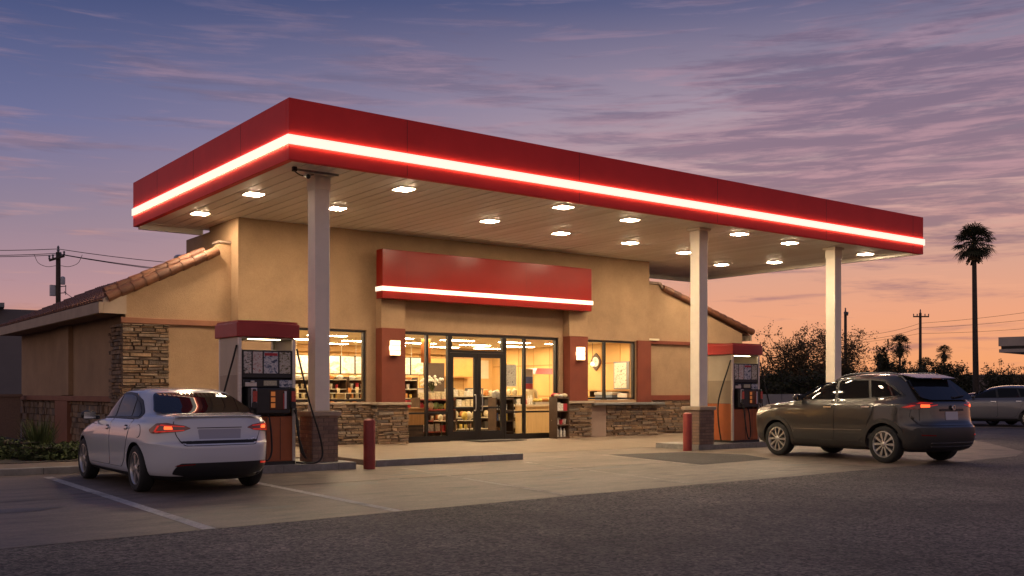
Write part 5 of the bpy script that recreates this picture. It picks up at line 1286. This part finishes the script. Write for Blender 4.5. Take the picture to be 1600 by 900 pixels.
for i in range(10):
    lab = 'backlit hanging menu board, %s from the left' % bl[i]
    if i == 0: bt['label'] = lab
    else:
        o = dup(bt, (12.5 + .495 * i, 27.5, 2.0), None, lab)
        for c in o.children:
            if c.name.startswith('menu_sheet'): c.data = c.data.copy(); c.data.materials[0] = menu_m[i % 3]
# display counter under the left window
t = thing('display_counter', 'long counter with glass top case behind the left window', 'counter', (13.8, 26, FZ)); MB().box(11.4, 15.6, 25.7, 26.5, FZ, 1.0).build('cabinet', wood_o, t); MB().box(11.38, 15.62, 25.66, 26.54, 1.002, 1.05).build('worktop', M('worktop', (.5, .4, .27), .4), t)
MB().box(11.5, 15.5, 25.8, 26.3, 1.42, 1.44).box(11.5, 11.53, 25.8, 26.3, 1.052, 1.419).box(15.47, 15.5, 25.8, 26.3, 1.052, 1.419).box(13.5, 13.53, 25.8, 26.3, 1.052, 1.419).build('case_frame', shelf_w, t); MB().box(11.53, 15.47, 25.79, 25.797, 1.06, 1.42).build('case_glass', clear, t)
stock('loaf', 'orange', 11.6, 15.4, 26.0, 1.052, .24, 'worktop inside the glass case', 130, 'goods in the glass case'); stock('cup', 'cream', 11.7, 15.3, 26.05, 1.442, .30, 'top of the glass case', 131, 'goods in the glass case')
# wooden counter just inside the first pane
t = thing('wood_counter', 'orange wood counter with dark base inside the pane left of the doors', 'counter', (14.4, 24.1, FZ)); MB().box(13.75, 14.98, 23.9, 24.5, .55, .98).build('front', wood_o, t); MB().box(13.76, 14.96, 23.93, 24.5, FZ, .548).build('base', wood_d, t); MB().box(13.7, 15.02, 23.86, 24.54, .982, 1.02).build('top', wood_o, t)
MB().box(13.76, 14.95, 23.915, 23.928, .50, .52).box(13.76, 14.95, 23.915, 23.928, .40, .42).build('groove', wire, t)
stock('carton', 'white', 13.85, 14.8, 24.2, 1.022, .2, 'top of the orange wood counter', 132, 'goods on the wood counter'); stock('bag', 'cream', 13.8, 14.9, 24.38, 1.022, .21, 'back of the orange wood counter', 133, 'goods on the wood counter')
# end display with flowers
shelf_unit('end_display', 'shelf display topped with white flowers left of the doors', 15.55, 16.85, 25.1, 25.6, (.3, .62, .95, 1.25), 1.3, M('shelf_red', (.30, .05, .03), .6))
for i, (z, kd, ik, nm) in enumerate(((.3, 'carton', 'white', 'bottom'), (.62, 'tin', 'cream', 'lower'), (.95, 'bag', 'green', 'middle'), (1.25, 'carton', 'cream', 'top'))): stock(kd, ik, 15.6, 16.8, 25.25, z, .18, '%s shelf of the flower display' % nm, 140 + i, 'goods on the flower display')
fl = thing('flower_bunch', 'bunch of white flowers in a pot on the shelf display', 'flowers', (16.2, 25.35, 1.25)); MB().lathe([(.10, 1.252), (.14, 1.46), (.13, 1.47)], (16.2, 25.42, 0), n=14).build('pot', M('pot', (.3, .24, .16), .6), fl, smooth=True)
r = random.Random(8); st, hd = MB(), MB()
for i in range(46):
    a = r.uniform(0, 6.28); q = r.uniform(.05, .42); e = Vector((16.2 + math.cos(a) * q, 25.42 + math.sin(a) * q * .7, 1.95 - q * .5 + r.uniform(-.12, .06))); st.tube([(16.2, 25.42, 1.45), (16.2 + math.cos(a) * q * .4, 25.42 + math.sin(a) * q * .3, 1.7), e], .006, 4); hd.ball(e, r.uniform(.03, .055), 8)
st.build('stems', leaf_plant, fl); hd.build('blossoms', M('petal', (.66, .60, .48), .7), fl, smooth=True)
# long rack behind the doors
shelf_unit('goods_rack', 'long low goods rack seen through the glass doors', 17.2, 20.4, 26.4, 26.9, (.30, .66, 1.02, 1.34), 1.36, shelf_w)
for i, (z, kd, ik, nm, s_) in enumerate(((.30, 'tin', 'brown', 'bottom', .17), (.66, 'bag', 'orange', 'lower', .22), (1.02, 'carton', 'cream', 'middle', .18), (1.34, 'carton', 'white', 'top', .2))):
    stock(kd, ik, 17.25, 18.8, 26.55, z, s_, '%s shelf of the long rack, left half' % nm, 150 + i, 'goods on the long rack'); stock(*(('bag', 'cream') if i % 2 else ('carton', 'dark')), 18.85, 20.35, 26.55, z, s_ * 1.1, '%s shelf of the long rack, right half' % nm, 160 + i, 'goods on the long rack')
# low stools / cafe frames just inside the doors
for i, x in enumerate((16.3, 17.15)):
    t = thing('wire_stand', 'black wire stand on the shop floor %s' % ('behind the left door leaf', 'behind the right door leaf')[i], 'stand', (x, 24.9, FZ), 'wire stands'); 
    for a in (-.22, .22):
        MB().tube(bez([(x + a, 24.75, FZ), (x + a, 24.72, .55), (x + a * .9, 25.1, .62), (x + a, 25.15, FZ)], 5), .013, 6).build('leg', wire, t)
    MB().box(x - .25, x + .25, 24.7, 25.12, .60, .62).build('tray', shelf_w, t); stock('bag', 'brown', x - .24, x + .24, 24.9, .622, .17, 'wire stand %s' % ('behind the left leaf', 'behind the right leaf')[i], 170 + i, 'goods on the wire stands')
# back counter with machines, wall cabinet, notice
t = thing('back_counter', 'long counter along the back wall of the shop', 'counter', (20, 31.9, FZ)); MB().box(17.5, 23.4, 31.5, 32.25, FZ, 1.0).build('cabinet', wood_d, t); MB().box(17.5, 23.4, 31.45, 32.28, 1.002, 1.05).build('worktop', MATS['worktop'], t)
for i, (x, lab) in enumerate(((19.6, 'dark coffee machine at the left on the back counter'), (20.9, 'dark coffee machine in the middle of the back counter'), (22.2, 'dark coffee machine at the right on the back counter'))):
    t = thing('coffee_machine', lab, 'coffee machine', (x, 31.8, 1.05), 'coffee machines'); MB().box(x - .28, x + .28, 31.6, 32.1, 1.052, 1.62).build('case', M('machine_grey', (.10, .09, .085), .4), t, bevel=.03); MB().box(x - .2, x + .2, 31.585, 31.599, 1.4, 1.56).build('panel', steel, t); MB().box(x - .2, x + .2, 31.45, 31.6, 1.052, 1.09).build('drip_tray', steel, t); MB().cyl((x, 31.54, 1.36), (x, 31.54, 1.28), .03, .02, 8).build('spout', steel, t)
t = thing('wall_cabinet', 'orange wood cabinet on the back wall above the machines', 'cabinet', (21.6, 32.4, 2.0)); MB().box(20.4, 22.4, 32.2, 32.58, 2.02, 2.78).build('case', wood_o, t)
for x in (20.45, 21.43): MB().box(x, x + .93, 32.18, 32.198, 2.06, 2.74).build('cabinet_door', M('cabinet_face', (.50, .26, .07), .5, var=.1, vs=3), t)
tag(MB().box(22.75, 23.4, 32.56, 32.585, 2.0, 2.72).build('notice_board', M('paper_cream', (.62, .55, .40), .7, var=.08, vs=5), origin=(23.1, 32.57, 2)), 'cream notice board beside the orange cabinet', 'notice board')
# narrow shelf and poster right of the doors
shelf_unit('narrow_shelf', 'narrow shelf of small goods just right of the doors', 17.3, 17.95, 23.7, 24.1, (.30, .62, .94, 1.26), 1.30, wood_d)
for i, (z, kd, ik, nm) in enumerate(((.30, 'tin', 'orange', 'bottom'), (.62, 'carton', 'blue', 'lower'), (.94, 'tin', 'white', 'middle'), (1.26, 'bag', 'white', 'top'))): stock(kd, ik, 17.33, 17.92, 23.88, z, .16, '%s shelf of the narrow shelf' % nm, 180 + i, 'goods on the narrow shelf')
notice = picture('notice_print', [(.20, .18, .18), (.62, .56, .47), (.66, .60, .5), (.6, .54, .46), (.3, .24, .2)], 31, 13)
tag(MB().box(17.28, 17.66, 23.2, 23.21, 1.62, 2.25).build('window_poster', notice, origin=(17.5, 23.2, 1.9)), 'white printed poster hung inside the pane right of the doors', 'poster')
t = thing('hanging_poster', 'blue and cream poster hung behind the rightmost storefront pane', 'poster', (18.55, 24.1, 1.6)); MB().box(18.55, 18.98, 24.1, 24.12, 1.55, 2.16).build('sheet', M('poster_cream', (.5, .42, .32), .5), t); MB().box(18.56, 18.97, 24.09, 24.099, 1.56, 1.72).build('colour_band', M('poster_red', (.4, .05, .06), .5), t); MB().box(18.56, 18.97, 24.09, 24.099, 1.725, 1.93).build('colour_band', M('poster_blue', (.09, .11, .24), .5), t); MB().tube([(18.76, 24.11, 2.16), (18.76, 24.11, 3.13)], .006, 5).build('hanger', shelf_w, t)
# register counter, food warmer
t = thing('register_counter', 'long cream register counter at the right of the shop', 'counter', (21, 26, FZ)); MB().box(19.9, 22.7, 25.6, 26.2, FZ, 1.0).build('cabinet', M('counter_front', (.40, .27, .13), .5, var=.1, vs=3, stretch=(8, 1, .5)), t); MB().box(19.86, 22.74, 25.56, 26.24, 1.002, 1.06).build('top', MATS['worktop'], t)
t = thing('food_warmer', 'red topped food warmer on the register counter', 'food warmer', (20.75, 25.9, 1.06)); MB().box(20.35, 21.25, 25.7, 26.1, 1.062, 1.14).build('base', steel, t); MB().box(20.38, 21.22, 25.72, 26.08, 1.141, 2.05).build('glass_case', clear, t); MB().prism([(20.25, 25.6, 2.052), (21.35, 25.6, 2.052), (21.2, 25.68, 2.24), (20.4, 25.68, 2.24)], (0, .55, 0)).build('hood', M('warmer_red', (.42, .035, .03), .4), t); stock('loaf', 'yellow', 20.42, 21.2, 25.9, 1.142, .2, 'floor of the food warmer', 190, 'goods in the food warmer')
t = thing('drink_machine', 'white drink machine on the right end of the register counter', 'drink machine', (22.0, 25.9, 1.06)); MB().box(21.7, 22.3, 25.65, 26.1, 1.062, 1.85).build('case', M('machine_white', (.55, .5, .42), .4), t, bevel=.02); MB().box(21.78, 22.22, 25.635, 25.649, 1.2, 1.6).build('front_panel', black, t); MB().box(21.78, 22.22, 25.635, 25.649, 1.64, 1.78).build('lit_header', M('lit_header', (.6, .5, .3), .5, emit=(1, .8, .5), es=1), t)
stock('bottle', 'white', 19.95, 20.3, 25.8, 1.062, .12, 'left end of the register counter', 191, 'goods on the register counter'); stock('tin', 'red', 21.3, 21.65, 25.8, 1.062, .12, 'middle of the register counter', 192, 'goods on the register counter')
# snack rack outside
t = shelf_unit('snack_rack', 'dark snack rack standing outside at the right end of the storefront', 18.60, 19.08, 22.5, 22.85, (.16, .52, .92, 1.30), 1.33, wood_d); t['category'] = 'rack'
for i, (z, kd, ik, nm) in enumerate(((.16, 'bottle', 'white', 'bottom'), (.52, 'cup', 'white', 'lower'), (.92, 'carton', 'white', 'middle'), (1.30, 'loaf', 'cream', 'top'))):
    stock(kd, ik, 18.64, 19.05, 22.62, z, .13, '%s shelf of the outdoor rack' % nm, 200 + i, 'goods on the outdoor rack'); stock(('tin', 'bag', 'tin', 'loaf')[i], ('green', 'orange', 'blue', 'red')[i], 18.64, 19.05, 22.74, z, .15, '%s shelf of the outdoor rack, back' % nm, 210 + i, 'goods on the outdoor rack')
tag(MB().box(15.6, 17.2, 22.1, 22.9, .124, .138).build('door_mat', M('mat_rubber', (.04, .032, .028), .95, var=.2, vs=20), origin=(16.4, 22.5, .12)), 'dark rubber mat in front of the shop doors', 'door mat')
# right window: wall clock, posters, banner, shelf
t = thing('wall_clock', 'round white wall clock in a pointed dark frame', 'clock', (23.55, 26.3, 2.5)); n = 24; pts = []
for i in range(n): a = 2 * math.pi * i / n; q = .22 + .05 * abs(math.cos(2 * a)) ** 6; pts.append((23.54, 26.35 + q * math.cos(a), 2.52 + q * 1.15 * math.sin(a)))
MB().prism(pts, (.045, 0, 0)).build('frame', wood_d, t); MB().lathe([(.17, 0), (.17, .012)], (23.525, 26.35, 2.52), 'x', 24).build('dial', M('dial', (.66, .62, .55), .5), t); MB().box(23.518, 23.524, 26.345, 26.36, 2.52, 2.64).box(23.518, 23.524, 26.26, 26.35, 2.513, 2.526).build('hands', black, t)
t = thing('framed_poster', 'tall framed grey print on the panelled wall behind the right window', 'poster', (23.55, 25, 1.6)); MB().box(23.53, 23.583, 24.66, 25.42, 1.56, 2.50).build('frame', grey_metal, t, bevel=.01); MB().box(23.52, 23.529, 24.78, 25.37, 1.60, 2.46).build('print', picture('grey_print', [(.08, .075, .06), (.5, .46, .36), (.58, .53, .42), (.55, .5, .4), (.16, .14, .1)], 41, 10), t)
tag(MB().box(23.565, 23.583, 24.2, 24.46, 1.62, 2.24).build('wall_notice', M('notice_paper', (.62, .56, .44), .7, var=.2, vs=9), origin=(23.57, 24.3, 1.9)), 'slim white notice to the right of the framed print', 'notice')
t = thing('red_banner', 'narrow red banner hung at the left of the right window', 'banner', (20.5, 23.7, 2.4)); MB().box(20.28, 20.62, 23.6, 23.615, 2.35, 2.98).build('cloth', M('banner_red', (.45, .06, .02), .6, var=.15, vs=5), t); MB().box(20.38, 20.5, 23.59, 23.599, 2.5, 2.75).build('pale_mark', M('banner_mark', (.6, .45, .3), .6), t); MB().tube([(20.25, 23.607, 2.985), (20.65, 23.607, 2.985)], .01, 6).build('rod', wire, t)
t = thing('side_shelf', 'small wooden shelf along the panelled wall behind the right window', 'shelf', (23.4, 25, 1.5)); MB().box(23.1, 23.583, 24.0, 26.6, 1.50, 1.54).build('board', wood_o, t); MB().box(23.25, 23.57, 24.2, 24.24, 1.3, 1.498).box(23.25, 23.57, 26.3, 26.34, 1.3, 1.498).build('bracket', wood_d, t)
t = thing('cool_box', 'blue and grey chest standing under the wooden side shelf', 'chest', (23.1, 25, FZ)); MB().box(22.75, 23.5, 24.66, 25.5, FZ, 1.36).build('body', M('chest_blue', (.14, .17, .24), .5, var=.1, vs=3), t, bevel=.02); MB().box(22.73, 23.52, 24.64, 25.52, 1.362, 1.46).build('lid', M('chest_lid', (.4, .38, .34), .5), t, bevel=.02); MB().box(22.735, 22.749, 24.9, 25.2, 1.2, 1.25).build('handle', black, t)
tag(MB().box(22.9, 23.5, 24.1, 24.55, FZ, 1.42).build('white_carton', M('carton_white', (.5, .42, .36), .7, var=.08, vs=4), bevel=.01, origin=(23.2, 24.3, FZ)), 'white carton stack right of the blue chest', 'carton')
t = thing('globe_lamp', 'small lit globe lamp hanging behind the right window', 'lamp', (23.0, 26.0, 2.3)); MB().ball((23.0, 25.9, 2.42), .08, 16).build('globe', M('globe_glow', (.9, .85, .7), .5, emit=(1, .75, .42), es=1.6), t, smooth=True); MB().tube([(23.0, 25.9, 2.5), (23.0, 25.9, 3.135)], .008, 6).build('cord', wire, t)
t = thing('cooler_door', 'grey steel service hatch on the panelled wall at the far right', 'hatch', (23.5, 27.6, FZ)); MB().box(23.50, 23.584, 27.0, 28.2, FZ, 2.0).build('panel', M('hatch_grey', (.2, .18, .13), .5, var=.1, vs=3), t); MB().box(23.49, 23.499, 26.96, 27.0, FZ, 2.03).box(23.49, 23.499, 27.0, 28.2, 2.0, 2.03).build('trim', steel, t)

# ------------------------------------------------------------ the clerk
def skinned(name, joints, edges, mat, parent, lev=2, root=0):
    me = bpy.data.meshes.new(name); me.from_pydata([j[:3] for j in joints], edges, []); o = bpy.data.objects.new(name, me); COL.objects.link(o)
    o.modifiers.new('skin', 'SKIN'); sv = me.skin_vertices[0].data
    for i, j in enumerate(joints): sv[i].radius = (j[3], j[4] if len(j) > 4 else j[3]); sv[i].use_root = i == root
    sb = o.modifiers.new('sub', 'SUBSURF'); sb.levels = lev
    dg = bpy.context.evaluated_depsgraph_get(); m2 = bpy.data.meshes.new_from_object(o.evaluated_get(dg)); o.modifiers.clear(); o.data = m2; bpy.data.meshes.remove(me)
    m2.materials.clear(); m2.materials.append(mat)
    for p in m2.polygons: p.use_smooth = True
    o.parent = parent; o['_o'] = parent['_o']; return o
sk_m = M('skin_tone', (.42, .24, .15), .55); hair_m = M('hair_dark', (.02, .014, .01), .6); shirt_m = M('shirt_cream', (.56, .47, .28), .8, bump=.2, bs=20); trs_m = M('trousers_dark', (.03, .03, .035), .8)
cl = thing('person', 'shop clerk in a pale cream shirt standing behind the register counter', 'person', (20.95, 26.75, FZ)); cl.rotation_euler = (0, 0, R(-20))
J = [(0, 0, .93, .13, .10), (0, 0, 1.10, .12, .09), (0, .01, 1.30, .15, .10), (0, .01, 1.42, .10, .07), (0, 0, 1.50, .05, .05), (0, -.02, 1.58, .07, .08), (0, -.02, 1.68, .072, .09), (0, -.01, 1.735, .04, .05)]
E_ = [(0, 1), (1, 2), (2, 3), (3, 4), (4, 5), (5, 6), (6, 7)]
for sx_ in (-1, 1):
    b = len(J); J += [(sx_ * .10, 0, .86, .085), (sx_ * .11, -.01, .48, .06), (sx_ * .11, .02, .09, .042), (sx_ * .12, -.14, .035, .035)]; E_ += [(0, b), (b, b + 1), (b + 1, b + 2), (b + 2, b + 3)]
    b = len(J); J += [(sx_ * .19, .01, 1.40, .055), (sx_ * .24, .02, 1.14, .042), (sx_ * .20, -.20, 1.06, .030), (sx_ * .19, -.28, 1.05, .034, .016)]; E_ += [(3, b), (b, b + 1), (b + 1, b + 2), (b + 2, b + 3)]
    for f_, (dx, ln) in enumerate(((-.028, .070), (-.010, .08), (.010, .076), (.028, .06))):
        c = len(J); J += [(sx_ * .19 + dx, -.31, 1.05, .009), (sx_ * .19 + dx * 1.15, -.31 - ln * .6, 1.052, .008), (sx_ * .19 + dx * 1.15, -.31 - ln, 1.035, .0065)]; E_ += [(b + 3, c), (c, c + 1), (c + 1, c + 2)]
    c = len(J); J += [(sx_ * .19 - sx_ * .035, -.27, 1.05, .011), (sx_ * .19 - sx_ * .06, -.31, 1.045, .008)]; E_ += [(b + 3, c), (c, c + 1)]
skinned('body', J, E_, sk_m, cl)
fb = MB()
for sx_ in (-1, 1): fb.ball((sx_ * .032, -.105, 1.655), .012, 8, 1); fb.ball((sx_ * .082, -.01, 1.64), 1, 8, 0, (.012, .022, .032))
fb.ball((0, -.118, 1.62), 1, 8, 0, (.013, .018, .024)); fb.ball((0, -.103, 1.575), 1, 8, 2, (.026, .008, .007))
for mb_ in (fb,): mb_.v = [v + Vector((20.95, 26.75, FZ)) for v in mb_.v]
fb.build('face', [sk_m, black, M('lip', (.3, .1, .08), .5)], cl, smooth=True)
hb = MB().ball((0, .012, 1.70), 1, 16, 0, (.088, .105, .085)); hb.v = [v + Vector((20.95, 26.75, FZ)) for v in hb.v]; hb.build('hair', hair_m, cl, smooth=True)
skinned('shirt', [(0, 0, .92, .155, .12), (0, 0, 1.10, .14, .11), (0, .01, 1.30, .17, .12), (0, .01, 1.42, .12, .085), (0, 0, 1.475, .065, .062)] + [q for s_ in (-1, 1) for q in ((s_ * .19, .01, 1.40, .072), (s_ * .24, .02, 1.15, .060))], [(0, 1), (1, 2), (2, 3), (3, 4), (3, 5), (5, 6), (3, 7), (7, 8)], shirt_m, cl)
skinned('trousers', [(0, 0, .93, .14, .11)] + [q for s_ in (-1, 1) for q in ((s_ * .10, 0, .84, .10), (s_ * .11, 0, .48, .078), (s_ * .11, .02, .10, .062))], [(0, 1), (1, 2), (2, 3), (0, 4), (4, 5), (5, 6)], trs_m, cl)

t = thing('hanging_banner', 'orange banner hung from the ceiling behind the second storefront pane', 'banner', (15.35, 24.6, 2.3)); MB().box(15.30, 15.62, 24.6, 24.615, 2.30, 2.98).build('cloth', M('banner_orange', (.55, .16, .03), .6, var=.2, vs=6), t); MB().tube([(15.27, 24.607, 2.99), (15.65, 24.607, 2.99)], .01, 6).build('rod', wire, t)
t = thing('display_board', 'dark tall display board behind the white flowers', 'display board', (16.6, 26.0, FZ)); MB().box(16.25, 16.95, 25.9, 25.98, FZ, 2.35).build('board', M('board_dark', (.09, .055, .035), .6, var=.15, vs=3), t); MB().box(16.2, 17.0, 25.8, 26.08, FZ, FZ + .04).build('foot', wire, t)
for i, (x, y, z0, z1, lab) in enumerate(((13.0, 23.16, 1.3, 1.62, 'x'),)): pass
